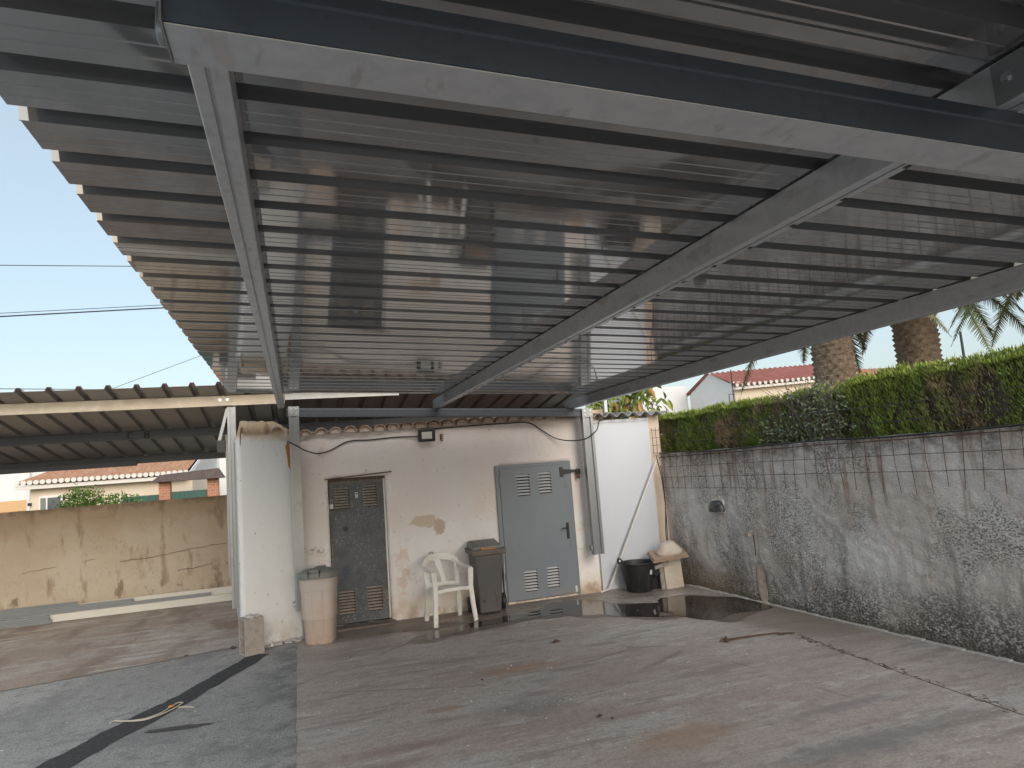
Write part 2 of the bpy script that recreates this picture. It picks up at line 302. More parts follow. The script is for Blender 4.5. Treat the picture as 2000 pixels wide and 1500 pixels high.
m_rust = mat('rusty_wire', (.085,.05,.04), .9, layers=[([('n',12,3,.4,.65,1)], (.22,.11,.06), .7)])
m_wire = mat('dark_wire', (.05,.045,.045), .7)
m_pvcline = mat('cream_profile', (.46,.44,.39), .45, layers=[([('n',(1,6,6),4,.45,.7,1)], (.38,.355,.31), .7)])
m_lampdome = mat('bulkhead_lamp_plastic', (.035,.036,.038), .35, coord='obj', layers=[([('n',9,4,.52,.66,1)], (.2,.19,.18), .5)])
m_glass = mat('frosted_lamp_glass', (.62,.60,.55), .25)
m_led = mat('led_lens', (.66,.63,.56), .3)
m_brick = mat('facing_brick', (.50,.20,.105), .9, layers=[([('rnd',0,1)], (.58,.27,.16), .8), ([('n',30,3,.45,.7,1)], (.38,.14,.08), .6)])
m_joint = mat('brick_mortar', (.50,.44,.38), .95)
m_green = mat('green_metal_panel', (.03,.105,.088), .5, layers=[([('n',(8,8,.5),3,.45,.65,1)], (.024,.085,.072), .6)])
m_housecream = mat('house_cream', (.74,.63,.50), .9, layers=[([('n',1.2,4,.4,.7,1)], (.70,.58,.45), .5)])
m_housewhite = mat('house_white', (.78,.77,.76), .9, layers=[([('n',1.2,4,.4,.7,1)], (.72,.71,.70), .6)])
m_houseorange = mat('house_orange_band', (.66,.43,.22), .9)
m_rooftile = mat('terracotta_roof', (.44,.235,.145), .9, layers=[([('n',(3,3,3),5,.42,.66,1)], (.52,.32,.22), .8), ([('n',11,4,.5,.68,2)], (.30,.15,.10), .7)])
m_roofred = mat('red_roof', (.31,.105,.088), .85, layers=[([('n',(3,1,3),5,.42,.66,1)], (.37,.15,.13), .8)])
m_rooforange = mat('orange_roof', (.50,.22,.14), .9, layers=[([('n',.9,4,.4,.62,1)], (.33,.20,.19), .8)])
m_tileend = mat('pale_tile_end', (.74,.70,.64), .85)
m_window = mat('window_glass', (.10,.12,.13), .08, spec=.6)
m_slate = mat('dark_gate_roof', (.095,.07,.062), .8, layers=[([('n',9,4,.4,.65,1)], (.15,.10,.085), .7)])
m_trunk = mat('palm_trunk_bark', (.23,.17,.12), .9, layers=[([('n',(8,8,14),4,.42,.66,1)], (.12,.088,.062), .85), ([('n',(30,30,4),3,.5,.7,2)], (.34,.26,.19), .6)], bump=[((30,30,6),4,.5,.02)])
m_frond = mat('palm_frond', (.105,.125,.05), .6, layers=[([('n',1.3,3,.4,.65,1)], (.18,.16,.08), .8), ([('n',9,2,.5,.7,2)], (.06,.08,.03), .6)])
m_bark = mat('branch_bark', (.17,.13,.105), .9)
m_hedge = mat('hedge_foliage', (.20,.265,.05), .7, layers=[([('n',(38,38,9),3,.46,.64,14)], (.11,.14,.034), .7), ([('n',(1.2,1.4,1.1),4,.48,.62,4)], (.31,.215,.14), .85), ([('n',(3,3,2),3,.45,.65,2)], (.23,.30,.055), .7), ([('ax','Z',2.5,2.66,.12,4)], (.32,.40,.06), .8), ([('n',(7,7,3),3,.55,.7,9)], (.115,.135,.04), .7)])  # yellower band near the top: light on the clipped edge put into colour
m_hedgein = mat('hedge_inner_twigs', (.06,.045,.03), .95, layers=[([('n',(9,9,2),4,.45,.6,1)], (.12,.085,.06), .8)])
m_shrubg = mat('grey_green_leaves', (.19,.23,.14), .6, layers=[([('n',6,3,.4,.65,1)], (.19,.225,.13), .7), ([('n',12,3,.5,.65,3)], (.06,.085,.035), .8)])
m_shrub = mat('bright_shrub_leaves', (.085,.16,.022), .6, layers=[([('n',4,3,.4,.65,1)], (.15,.23,.04), .7), ([('n',9,3,.5,.65,3)], (.03,.06,.012), .8)])
m_leaf = mat('broad_leaf', (.15,.20,.035), .45, layers=[([('rnd',.45,.7)], (.34,.36,.07), .9), ([('rnd',.86,.9)], (.44,.18,.05), .85)])
m_litter = mat('dry_litter', (.10,.06,.04), .9)
m_string = mat('pale_string', (.50,.46,.38), .8)
m_rubble = mat('mortar_rubble', (.52,.49,.46), .95, bump=[(40,4,.5,.01)])
m_pole = mat('pvc_pole', (.66,.64,.60), .45)
m_paintblack = mat('stencil_black', (.008,.008,.009), .6)

# ------------------------------------------------------------------ ground
def sheet(name, poly, z, m, sub=None):
    b = MB(); n = len(poly); b.v = [(x, y, z) for x, y in poly]; b.f = [list(range(n))]
    return b.build(name, m)
struct(sheet('ground', [(-400,-400),(400,-400),(400,400),(-400,400)], -.06, m_terrain))
struct(sheet('yard_floor', [(-14,-10),(-.073,-10),(-.073,9.7),(-14,9.7)], 0.0, m_left))
def jag(a, b, n, amp, seed=0):
    a = Vector(a); b = Vector(b); t = (b-a); p = Vector((-t.y, t.x)).normalized(); out = []
    for i in range(n+1):
        q = a + t*i/n + p*amp*(mnoise.noise(Vector((i*.7, seed*3.1, 0))))*2*(0 if i in (0,n) else 1); out.append((q.x, q.y))
    return out
# main slab with a slightly broken left arris
e = jag((-.073,-10), (-.073,9.9), 120, .008, 1)
b = MB(); pl = e + [(6.0,9.9),(6.0,-10)]; b.prism(pl, lambda x,y: (x,y,-.05), lambda x,y: (x,y,.006)); struct(b.build('concrete_slab', m_slab))
fe = jag((-14,6.42), (-.60,9.62), 60, .012, 2)
struct(sheet('rear_slab', fe + [(-.60,14.4),(-14,14.4)], .007, m_rear))
# dark patched trench
c = [(-.50,9.02),(-.60,8.75),(-.80,8.30),(-1.02,7.85),(-1.2,7.45),(-1.42,7.05),(-1.62,6.68),(-1.85,6.2),(-2.1,5.7),(-2.4,5.1),(-2.9,4.2)]
L1 = []; L2 = []
for i, (x, y) in enumerate(c):
    for k in range(9 if i < len(c)-1 else 1):
        f = k/9; x2, y2 = c[min(i+1, len(c)-1)]; px, py = x+(x2-x)*f, y+(y2-y)*f
        wd = .125 + .03*mnoise.noise(Vector((px*4,py*4,0))) + .012*mnoise.noise(Vector((px*20,py*20,0))) + (.05 if i > 3 else 0)*.8
        wd2 = .13 + .03*mnoise.noise(Vector((px*4,py*4,9))) + .012*mnoise.noise(Vector((px*20,py*20,4)))
        L1.append((px-.86*wd, py+.5*wd)); L2.append((px+.86*wd2, py-.5*wd2))
struct(sheet('trench_patch', L1 + L2[::-1], .0045, m_strip))
# oily smear beside it
sm = []
for k in range(40):
    a = 2*math.pi*k/40; r = 1 + .35*mnoise.noise(Vector((math.cos(a)*2, math.sin(a)*2, 3)))
    u, v = .27*r*math.cos(a), .05*r*math.sin(a); sm.append((-1.04+u*.99+v*.15, 6.735-u*.14+v))
struct(sheet('damp_smear', sm, .0045, m_smear))
def curvy(pts, n=5, amp=.03, seed=0):
    out = []; L = len(pts)
    for i in range(L):
        p0, p1, p2, p3 = (Vector(pts[(i+k-1) % L]) for k in range(4))
        for k in range(n):
            t = k/n; q = .5*((2*p1)+(p2-p0)*t+(2*p0-5*p1+4*p2-p3)*t*t+(3*p1-p0-3*p2+p3)*t**3)
            q += Vector((mnoise.noise(Vector((q.x*3,q.y*3,seed))), mnoise.noise(Vector((q.x*3,q.y*3,seed+5)))))*amp
            out.append((q.x, q.y))
    return out
pud = [(1.48,8.42),(1.78,8.62),(2.03,8.66),(2.3,8.74),(2.59,8.80),(3.0,8.79),(3.27,8.735),(3.455,8.49),(3.69,8.38),(4.05,7.94),(4.25,7.8),(4.43,7.73),(4.65,7.32),(5.0,7.45),(5.25,7.40),(5.56,7.5),(5.60,7.95),(5.52,8.3),(5.2,8.66),(4.85,8.83),(4.66,8.7),(4.54,8.57),(4.24,8.8),(4.05,8.95),(3.97,9.3),(3.8,9.48),(3.45,9.5),(3.3,9.45),(3.15,9.2),(2.93,9.1),(2.7,9.12),(2.45,9.08),(2.2,9.0),(2.1,8.98),(1.95,8.96),(1.7,8.9),(1.42,8.72),(1.28,8.52)]
struct(sheet('puddle', curvy(pud, 6, .07, 1), .0105, m_water))
marg = []
for i, (x, y) in enumerate(pud):
    cxm, cym = (x-3.4)*.04, (.16 if i < 14 else -.0)
    marg.append((min(x+cxm, 5.585), y-cym))
struct(sheet('damp_margin', curvy(marg, 6, .11, 4), .0085, m_damp))
damp = [(.95,9.15),(1.25,9.08),(1.5,8.98),(1.75,8.9),(2.0,8.98),(1.95,9.2),(1.7,9.3),(1.4,9.36),(1.1,9.33)]
struct(sheet('damp_patch', curvy(damp, 5, .03, 2), .0095, m_damp))

# ------------------------------------------------------------------ main carport
def roofz(x): return 3.097 - .045*x
def beamz(x): return 2.972 - .0485*x
cp = empty('carport', (2, 4, 0), 'big galvanised carport with ribbed steel roof over the concrete yard', 'carport')
P = .277
def prof(y0, n):          # ribbed profile over n pitches: list of (y, dz)
    out = []
    for k in range(n):
        y = y0 + k*P
        out += [(y,0),(y+.058,0),(y+.063,.002),(y+.068,0),(y+.120,0),(y+.125,.002),(y+.130,0),(y+.184,0),(y+.192,.058),(y+.264,.058),(y+.272,0)]
    return out + [(y0+n*P,0)]
def roof_sheet(y0, n, x0, x1, k):
    b = MB(); pr = prof(y0, n); nx = 10; vs = []; fs = []
    for lay in (0, .003):
        for (y, dz) in pr:
            for i in range(nx+1):
                x = x0 + (x1-x0)*i/nx
                vs.append((x, y, roofz(x) + dz + lay + .0006*mnoise.noise(Vector((x*.9, y*2.2, 4)))*(1 if 0 < i < nx else .3)))
    m = len(pr); st = m*(nx+1)
    for j in range(m-1):
        for i in range(nx):
            a = j*(nx+1)+i; fs += [[a,a+1,a+nx+2,a+nx+1],[st+a,st+a+nx+1,st+a+nx+2,st+a+1]]
    for i in range(nx): fs += [[i,st+i,st+i+1,i+1]]; a = (m-1)*(nx+1)+i; fs += [[a,a+1,st+a+1,st+a]]
    for j in range(m-1):
        a = j*(nx+1); fs += [[a,a+nx+1,st+a+nx+1,st+a]]; a += nx; fs += [[a,st+a,st+a+nx+1,a+nx+1]]
    return b.add(vs, fs).build('roof_sheet', m_sheet, cp)
for k in range(11):
    roof_sheet(8.92 - 3*P*(k+1), 3, -.748 + random.uniform(-.004,.004), 4.13, k)
YB = [(-.165, .088), (1.93, .086), (4.0, .08)]
spot = None
for bi, (xc, wd) in enumerate(YB):
    zb = beamz(xc); zt = roofz(xc + wd/2) - .003; h = wd/2
    # cold-formed section with a seam groove on the right side and a rolled lip below
    poly = [(-h,zt),(-h,zb+.004),(-h+.004,zb),(-.008,zb),(-.008,zb+.012),(.004,zb+.012),(.004,zb),(h-.004,zb),(h,zb+.004),(h,zb+.018),(h-.016,zb+.018),(h-.016,zb+.028),(h,zb+.028),(h,zt)]
    b = MB(); b.prism(poly, lambda u,v: (xc+u,-.38,v), lambda u,v: (xc+u,9.62,v))
    bm_ = b.build('rafter', m_rafter, cp)
    for k in range(30 if bi == 1 else 0):
        y = .55 + k*P
        if y > 9.4: break
        bb = MB().box(xc+.018, xc+h-.008, y-.012, y+.012, zb-.0025, zb-.0005)  # small dark boxes spaced along the rafter underside
        if spot is None: spot = bb.build('dark_spot', m_inset, bm_); s0 = (xc, y, zb)
        else: copy(spot, bm_, (xc-s0[0], y-s0[1], zb-s0[2]))
def cross(yw, name, x0, x1, m, hgt=.118, fl=.125, d=1):
    # C section: web at yw facing the camera, flanges running away from it, slope of the rafters
    z = 0; t = .006
    poly = [(0,0),(fl,0),(fl,-.016),(fl-t,-.016),(fl-t,-t),(t,-t),(t,-hgt+t),(fl-t,-hgt+t),(fl-t,-hgt+.018),(fl,-hgt+.018),(fl,-hgt),(0,-hgt),(0,-hgt*.36),(-.006,-hgt*.33),(-.006,-hgt*.28),(0,-hgt*.25)]
    b = MB(); b.prism(poly, lambda u,v: (x0,yw+u,beamz(x0)-.002+v), lambda u,v: (x1,yw+u,beamz(x1)-.002+v))
    return b.build(name, m, cp)
nb = cross(1.30, 'cross_beam', -.205, 4.14, m_bluebeam)
zz0, zz1 = beamz(-.205)-.1205, beamz(4.14)-.1205
MB().hexa([(-.205,1.302,zz0-.004),(4.14,1.302,zz1-.004),(4.14,1.430,zz1-.004),(-.205,1.430,zz0-.004),(-.205,1.302,zz0-.0005),(4.14,1.302,zz1-.0005),(4.14,1.430,zz1-.0005),(-.205,1.430,zz0-.0005)]).build('lit_underside_plate', m_rafter, nb)  # added plate: floor light reflected by the underside painted as paler steel
fb = cross(9.56, 'cross_beam', -.10, 4.30, m_steel, fl=.09)
z = beamz(-.2); MB().box(-.2095,-.206,1.285,1.43,z-.13,z+.05).build('end_plate', m_galv, nb)
b = MB(); z = beamz(-.2); b.tube([(-.222,1.40,z-.02),(-.224,1.40,z-.075),(-.218,1.405,z-.1)], .012, 8); b.build('hook_bolt', m_galv, nb, smooth=True)
# bolts where the rafters are fixed over the near beam
bolt0 = None
def bolt(p, par, axis='y', r=.011):
    b = MB(); b.disc(p, r*1.35, 12, axis, .0025)
    b.disc((p[0]-(.0025 if axis=='x' else 0), p[1]-(.0025 if axis=='y' else 0), p[2]), r, 6, axis, .009)
    return b.build('bolt', m_bolt, par)
gp = MB().box(1.872,1.8835,.98,1.29,beamz(1.9)+.002,beamz(1.9)+.115).build('gusset_plate', m_galv, cp)
for yy, zz in ((1.04,.03),(1.04,.085),(1.16,.03),(1.16,.085),(1.25,.06)): bolt((1.872,yy,beamz(1.9)+zz), gp, 'x', .012)
def post(xa, xb, ya, yb, z0, z1, par, m=m_galv, lipw=.03):
    t = .005
    poly = [(xa,ya),(xa,yb),(xb,yb),(xb,ya),(xb-lipw,ya),(xb-lipw,ya+t*3),(xb-lipw-t,ya+t*3),(xb-lipw-t,ya+t*5),(xa+lipw+t,ya+t*5),(xa+lipw+t,ya+t*3),(xa+lipw,ya+t*3),(xa+lipw,ya)]
    return MB().prism(poly, lambda x,y: (x,y,z0), lambda x,y: (x,y,z1)).build('post', m, par)
pl_ = post(-.074, .056, 9.53, 9.63, .355, 2.99, cp)
pr_ = post(4.135, 4.30, 9.53, 9.63, .60, 2.765, cp, lipw=.04)
for p, x0, x1, z1 in ((pl_,-.074,.056,2.99),(pr_,4.135,4.30,2.765)):
    q = MB().box(x0-.004,x1+.004,9.522,9.5285,z1-.13,z1-.004).build('cap_plate', m_galv, p)
    for i in range(2):
        for j in range(2): bolt((x0+.035+(x1-x0-.07)*i, 9.522, z1-.035-.06*j), q, 'y', .009)
b = MB().box(4.10,4.133,9.55,9.62,.66,.74).build('wall_bracket', m_galv, pr_); bolt((4.115,9.55,.70), b, 'y', .010)
b = MB().box(-.105,-.076,9.56,9.62,.40,.46).build('wall_bracket', m_galv, pl_); bolt((-.09,9.56,.43), b, 'y', .010)

# ------------------------------------------------------------------ older carport on the left, ribs running away from the camera
lc = empty('rear_carport', (-4, 11.5, 0), 'lower weathered carport with C 8 on its beam in front of the tan wall', 'carport')
def lz(y): return 3.205 - .163*(y - 9.9)
P2 = .313
def lroof(x0, n):
    pr = []
    for k in range(n):
        x = x0 + k*P2; pr += [(x,0),(x+.215,0),(x+.236,.046),(x+.281,.046),(x+.302,0)]
    pr += [(x0+n*P2,0)]; vs = []; fs = []; ys = (9.40, 9.9, 11.6, 13.4, 13.75); m = len(pr); ny = len(ys)
    for lay in (0,.003):
        for x, dz in pr:
            for y in ys: vs.append((x, y, lz(y)+.004+dz+lay))
    st = m*ny
    for j in range(m-1):
        for i in range(ny-1):
            a = j*ny+i; fs += [[a,a+1,a+ny+1,a+ny],[st+a,st+a+ny,st+a+ny+1,st+a+1]]
        a = j*ny; fs += [[a,a+ny,st+a+ny,st+a]]; a += ny-1; fs += [[a,st+a,st+a+ny,a+ny]]
    for i in range(ny-1): fs += [[i,st+i,st+i+1,i+1]]; a = (m-1)*ny+i; fs += [[a,a+1,st+a+1,st+a]]
    return MB().add(vs, fs).build('roof_sheet', m_sheet2, lc)
for k in range(14): lroof(-9.05 + .06 + k*3*P2, 3)
lroof(-9.05 + .06 + 14*3*P2, 2)
def lbeam(name, y, h, wd, m, x0=-9, x1=4.7):
    z = lz(y); t = .005
    poly = [(0,0),(wd,0),(wd,-.015),(wd-t,-.015),(wd-t,-t),(t,-t),(t,-h+t),(wd-t,-h+t),(wd-t,-h+.015),(wd,-h+.015),(wd,-h),(0,-h)]
    return MB().prism(poly, lambda u,v: (x0,y+u,z+v), lambda u,v: (x1,y+u,z+v)).build(name, m, lc)
lf = lbeam('front_beam', 9.87, .135, .06, m_warmgalv, x1=-.12)
lbeam('front_beam_extension', 9.88, .085, .05, m_galv, x0=-.115, x1=1.45)
lm = lbeam('middle_beam', 11.57, .125, .06, m_steel)
lr = lbeam('rear_beam', 13.37, .125, .06, m_steel)
MB().box(-6,-2.62,13.30,13.366,lz(13.37)-.165,lz(13.37)-.085).build('lap_angle', m_steel, lr)
# splice plate with two bolts
sp_ = MB().box(-.98,-.80,9.86,9.8685,lz(9.87)-.13,lz(9.87)-.004).build('splice_plate', m_warmgalv, lf)
bolt((-.94,9.86,lz(9.87)-.055), sp_, 'y', .014); bolt((-.85,9.86,lz(9.87)-.055), sp_, 'y', .014)
post(-.86,-.755,9.90,9.98,.42,3.06,lc, m_galv); post(-1.03,-.945,11.45,11.56,.63,2.80,lc, m_galv)
MB().box(-1.0,-.90,9.95,10.05,2.46,2.62).build('bracket', m_black, lc)
MB().hexa([(-.99,9.96,2.62),(-.95,9.96,2.62),(-.95,10.0,2.62),(-.99,10.0,2.62),(-.88,9.96,3.05),(-.84,9.96,3.05),(-.84,10.0,3.05),(-.88,10.0,3.05)]).build('brace', m_galv, lc)
# stencilled lettering C 8 (modulated strokes with heavy stems, like the stencil)
def glyph(paths, ox, oz, s, y):
    b = MB()
    for pts in paths:
        n = len(pts); vs = []
        for i, (x, zz, wd) in enumerate(pts):
            x0, z0, _ = pts[max(i-1,0)]; x1, z1, _ = pts[min(i+1,n-1)]; t = Vector((x1-x0, z1-z0)).normalized(); nx, nz = -t.y, t.x
            for q in (-1,1): vs.append((ox+(x+nx*wd/2*q)*s, oz+(zz+nz*wd/2*q)*s))
        v3 = [(x,y,z_) for x,z_ in vs] + [(x,y+.0016,z_) for x,z_ in vs]; m = len(vs); fs = []
        for i in range(n-1): fs += [[2*i,2*i+1,2*i+3,2*i+2],[m+2*i,m+2*i+2,m+2*i+3,m+2*i+1]]
        b.add(v3, fs)
    return b
cpts = [(.36+.36*math.cos(a), .5+.5*math.sin(a), .07+.15*max(0,-math.cos(a))**1.3) for a in [R(50+i*13) for i in range(21)]]
e8a = [(.35+.25*math.cos(a), .745+.22*math.sin(a), .08+.11*abs(math.cos(a))) for a in [R(i*15-90) for i in range(25)]]
e8b = [(.35+.31*math.cos(a), .27+.26*math.sin(a), .08+.14*abs(math.cos(a))) for a in [R(i*15+90) for i in range(25)]]
zc = lz(11.57)-.112
glyph([cpts, [(.60,.60,.05),(.63,.96,.05)], [(.6,.82,.16),(.62,.95,.1)]], -2.395, zc, .10, 11.5672).build('letter_c', m_paintblack, lm)
glyph([e8a, e8b], -2.175, zc, .10, 11.5672).build('digit_8', m_paintblack, lm)

# ------------------------------------------------------------------ shed
shed = empty('storage_shed', (2.1, 9.83, 0), 'peeling pinkish white plaster shed with two steel doors', 'shed')
def grid_wall(name, xs, zs, fn, hole, m, par, ztop=None):
    b = MB(); nx, nz = len(xs), len(zs); idx = {}
    for i, x in enumerate(xs):
        for j, z_ in enumerate(zs): idx[i,j] = len(b.v); b.v.append(fn(x, z_))
    for i in range(nx-1):
        for j in range(nz-1):
            if not hole((xs[i]+xs[i+1])/2, (zs[j]+zs[j+1])/2): b.f.append([idx[i,j],idx[i+1,j],idx[i+1,j+1],idx[i,j+1]])
    return b
def lin(a, b_, st):
    n = max(1, round((b_-a)/st)); return [a+(b_-a)*i/n for i in range(n)]
D1 = (.40,1.185,.03,1.995); D2 = (2.80,3.965,.03,1.995)
xs = lin(0,D1[0],.05)+lin(D1[0],D1[1],.06)+lin(D1[1],D2[0],.06)+lin(D2[0],D2[1],.06)+lin(D2[1],4.36,.05)+[4.36]
zs = lin(-.05,.03,.05)+lin(.03,1.995,.06)+lin(1.995,2.66,.06)+[2.66]
inh = lambda x,z_: (D1[0]<x<D1[1] and D1[2]<z_<D1[3]) or (D2[0]<x<D2[1] and D2[2]<z_<D2[3])
def shedpt(x, z_):
    d = .007*mnoise.noise(Vector((x*1.7,z_*1.7,2))) + .003*mnoise.noise(Vector((x*7,z_*7,5)))
    if z_ < .25: d -= .012*(.25-z_)/.25*(1+mnoise.noise(Vector((x*9,z_*9,1))))
    jx = 0
    for e_ in (D1[0],D1[1]):
        if abs(x-e_) < 1e-4 and z_ < 2.05: jx = .006*mnoise.noise(Vector((z_*6,e_,7)))
    return (x+jx, 9.83+d, z_)
wb_ = grid_wall('wall', xs, zs, shedpt, inh, m_shed, shed)
wall = wb_.build('wall', m_shed, shed, smooth=True)
mo = wall.modifiers.new('solid','SOLIDIFY'); mo.thickness = .2; mo.offset = -1
# solidify must grow away from the camera
bm = bmesh.new(); bm.from_mesh(wall.data); bm.faces.ensure_lookup_table()
if sum(f.normal.y for f in bm.faces) > 0: bmesh.ops.reverse_faces(bm, faces=bm.faces)
bm.to_mesh(wall.data); bm.free()
MB().box(-.2,4.4,10.03,12.3,2.56,2.62).build('roof_slab', m_mortar, shed)
MB().box(-.1,.0-.002,9.86,12.3,0,2.6).build('inner_wall', m_white, shed)
MB().box(4.2,4.36,10.04,12.3,0,2.6).build('end_wall', m_shed, shed)
MB().box(0,4.36,12.31,12.45,0,2.64).build('back_wall', m_shed, shed)
# white wing wall at the left corner, top broken away
wx0, wx1 = -.69, .015
def wing(x, z_):
    f = (x-wx0)/(wx1-wx0); y = 9.36 + f*.32 + .008*mnoise.noise(Vector((x*3,z_*2,8)))
    if z_ < .2: y -= .02*(.2-z_)/.2
    top = 2.655 - .02*f - .16*max(0,(f-.55)/.45)**.8 + .03*mnoise.noise(Vector((x*9,1,1))) + .02*mnoise.noise(Vector((x*23,4,1)))
    return (x, y, min(z_, top) if z_ > 2.3 else z_)
b = grid_wall('w', lin(wx0,wx1,.035)+[wx1], lin(-.05,2.6,.07)+[2.6,2.66,2.7], wing, lambda x,z_: z_ > 2.68, m_white, shed)
ww = b.build('side_wall', m_white, shed, smooth=True); mo = ww.modifiers.new('solid','SOLIDIFY'); mo.thickness = .16; mo.offset = -1
bm = bmesh.new(); bm.from_mesh(ww.data)
if sum(f.normal.y for f in bm.faces) > 0: bmesh.ops.reverse_faces(bm, faces=bm.faces)
bm.to_mesh(ww.data); bm.free()
b = MB(); b.hexa([(-.72,9.50,0),(-.66,9.50,0),(-.66,12.3,0),(-1.0,12.3,0),(-.72,9.50,2.55),(-.66,9.50,2.55),(-.66,12.3,2.5),(-1.0,12.3,2.5)]); b.build('return_wall', m_white, shed)
b = MB(); 
pts = [(-.10,2.20),(-.075,2.16),(-.06,2.15),(-.045,2.21),(-.04,2.5),(-.11,2.52),(-.13,2.47),(-.115,2.36)]
b.prism([(x,z_) for x,z_ in pts], lambda x,z_: (x,9.36+(x-wx0)/(wx1-wx0)*.32-.012,z_), lambda x,z_: (x,9.36+(x-wx0)/(wx1-wx0)*.32+.01,z_)); b.build('exposed_clay_patch', m_brickclay, shed)
# eave tiles
def arch(cx, y0, y1, z0, r, t, dz):
    vs = []; n = 8
    for (yy, zz, rr) in ((y0,z0,r),(y1,z0+dz,r*.86)):
        for q in (rr, rr-t):
            for k in range(n+1):
                a = math.pi*k/n; vs.append((cx-q*math.cos(a), yy, zz+q*math.sin(a)*.92))
    m = n+1; fs = []
    for k in range(n):
        fs += [[k,k+1,2*m+k+1,2*m+k],[m+k,3*m+k,3*m+k+1,m+k+1],[k,m+k,m+k+1,k+1],[2*m+k,2*m+k+1,3*m+k+1,3*m+k]]
    fs += [[0,2*m,3*m,m],[n,m+n,3*m+n,2*m+n]]
    return vs, fs
def plug(cx, y, z0, r):
    n = 8; return [(cx-r*math.cos(math.pi*k/n), y, z0+r*.92*math.sin(math.pi*k/n)) for k in range(n+1)]
for k in range(21):
    x = .14 + k*.198 + random.uniform(-.008,.008); zz = 2.612 + .003*k + random.uniform(-.008,.008); y0 = 9.70 + random.uniform(-.015,.015)
    vs, fs = arch(x, y0, 10.15, zz, .088+random.uniform(-.004,.004), .014, .04)
    t = MB().add(vs, fs).build('eave_tile', m_tile, shed, smooth=40)
    p = plug(x, y0+.035+random.uniform(0,.02), zz-.01, .078); n = len(p)
    b = MB(); b.add(p + [(a,c_+.2,d) for a,c_,d in p], [list(range(n)), list(range(n,2*n))] + [[i,i+1,n+i+1,n+i] for i in range(n-1)]); b.build('mortar_plug', m_mortar, t)
vs, fs = arch(-.22, 9.40, 9.9, 2.645, .085, .014, .04); MB().add(vs, fs).build('eave_tile', m_tile, shed, smooth=40)
# pan tiles: shallow troughs between the covers
b = MB()
for k in range(22):
    x = .04 + k*.198
    vs, fs = arch(x, 9.735, 10.15, 0, .07, .012, .0)
    b.add([(vx,vy,2.665-vz*.55+(vy-9.73)*.08+(vx)*.012) for vx,vy,vz in vs], fs)
b.build('pan_tiles', m_tile, shed, smooth=40)
# doors
def louvre(par, x0, x1, z1, z0, n, y, m):
    h = (z1-z0)/n; first = None
    for i in range(n):
        zt = z1 - i*h
        if first is None:
            b = MB(); N_ = 6; vs = []
            for k in range(N_+1):
                f = k/N_; x = x0+(x1-x0)*f; bul = math.sin(math.pi*f)**.5 if 0 < f < 1 else 0
                vs += [(x,y,zt-.001),(x,y-.016*bul-.001,zt-h*.62),(x,y-.013*bul-.0006,zt-h*.70),(x,y,zt-h*.66)]
            fs = []
            for k in range(N_):
                for q in range(4): fs.append([4*k+q,4*k+(q+1)%4,4*k+4+(q+1)%4,4*k+4+q])
            b.add(vs, fs); first = b.build('louvre_slat', m, par)
        else: copy(first, par, (0,0,-i*h))
    MB().box(x0+.004,x1-.004,y-.0018,y-.0004,z0,z1).build('louvre_gap_shade', m_inset, par)  # dark plate on the door face, painting the shade between the slats
d1 = MB().box(D1[0]+.005,D1[1]-.03,9.90,9.94,.035,1.955).build('old_door', m_doordark, shed, bevel=.004)
tag(d1, 'scuffed dark grey steel door with padlock')
for a in ((.486,.692,1.872,1.575),(.866,1.062,1.877,1.577),(.486,.708,.473,.155),(.861,1.072,.494,.16)):
    x0,x1,z1,z0 = a; x0 *= 1.007; x1 *= 1.007; louvre(d1, x0, x1, z1, z0, 8, 9.899, m_louvd)
b = MB().box(D1[0]-.01,D1[1]+.0,9.885,9.95,1.956,2.01); b.build('lintel_board', m_slate, shed)
b = MB(); b.hexa([(.36,9.805,1.985),(1.27,9.80,2.03),(1.27,9.85,2.03),(.36,9.86,1.985),(.36,9.805,2.0),(1.27,9.80,2.045),(1.27,9.85,2.045),(.36,9.86,2.0)]); b.build('door_head', m_slate, shed)
MB().box(D1[1]-.028,D1[1]-.006,9.905,9.95,.035,1.955).build('door_jamb', m_plasticw, shed)
pk = MB().box(.412,.468,9.868,9.892,1.585,1.655).build('padlock', m_galv, d1, bevel=.004); b = MB(); b.tube([(.425,9.88,1.65)]+[(.44-.015*math.cos(a),9.88,1.69+.02*math.sin(a)) for a in [math.pi*k/6 for k in range(7)]]+[(.455,9.88,1.65)], .005, 6); b.build('shackle', m_bolt, pk)
MB().box(.407,.475,9.892,9.898,1.56,1.66).build('hasp', m_black, d1)
st = MB().box(.765,.800,9.8965,9.8985,1.71,1.79).build('sticker', m_panel, d1); MB().box(.772,.793,9.8955,9.8963,1.755,1.78).build('sticker_mark', m_black, st); MB().box(.772,.780,9.8955,9.8963,1.715,1.745).build('sticker_mark', m_black, st)
b = MB(); b.lathe([(0,-.02),(.012,-.02),(.012,.0)], 12, Mx=Matrix.Translation((.455,9.885,1.0)) @ Matrix.Rotation(R(90),4,'X')); b.build('lock_cylinder', m_bolt, d1)
MB().box(.425,.437,9.888,9.899,.72,1.10).build('edge_strip', m_louvd, d1)
stp = MB().box(.42,1.22,9.62,9.86,-.02,.03).build('door_step', m_damp, shed, bevel=.012)
d2 = MB().box(D2[0]+.045,D2[1]-.03,9.79,9.835,.045,1.955).build('new_door', m_door, shed, bevel=.004)
tag(d2, 'smooth blue grey steel door with black lever handle')
fr = MB().box(D2[0]-.015,D2[0]+.042,9.80,9.86,.02,2.005).box(D2[1]-.028,D2[1]+.012,9.80,9.86,.02,2.005).box(D2[0]+.042,D2[1]-.028,9.80,9.86,1.957,2.005); fr.build('door_frame', m_door, shed)
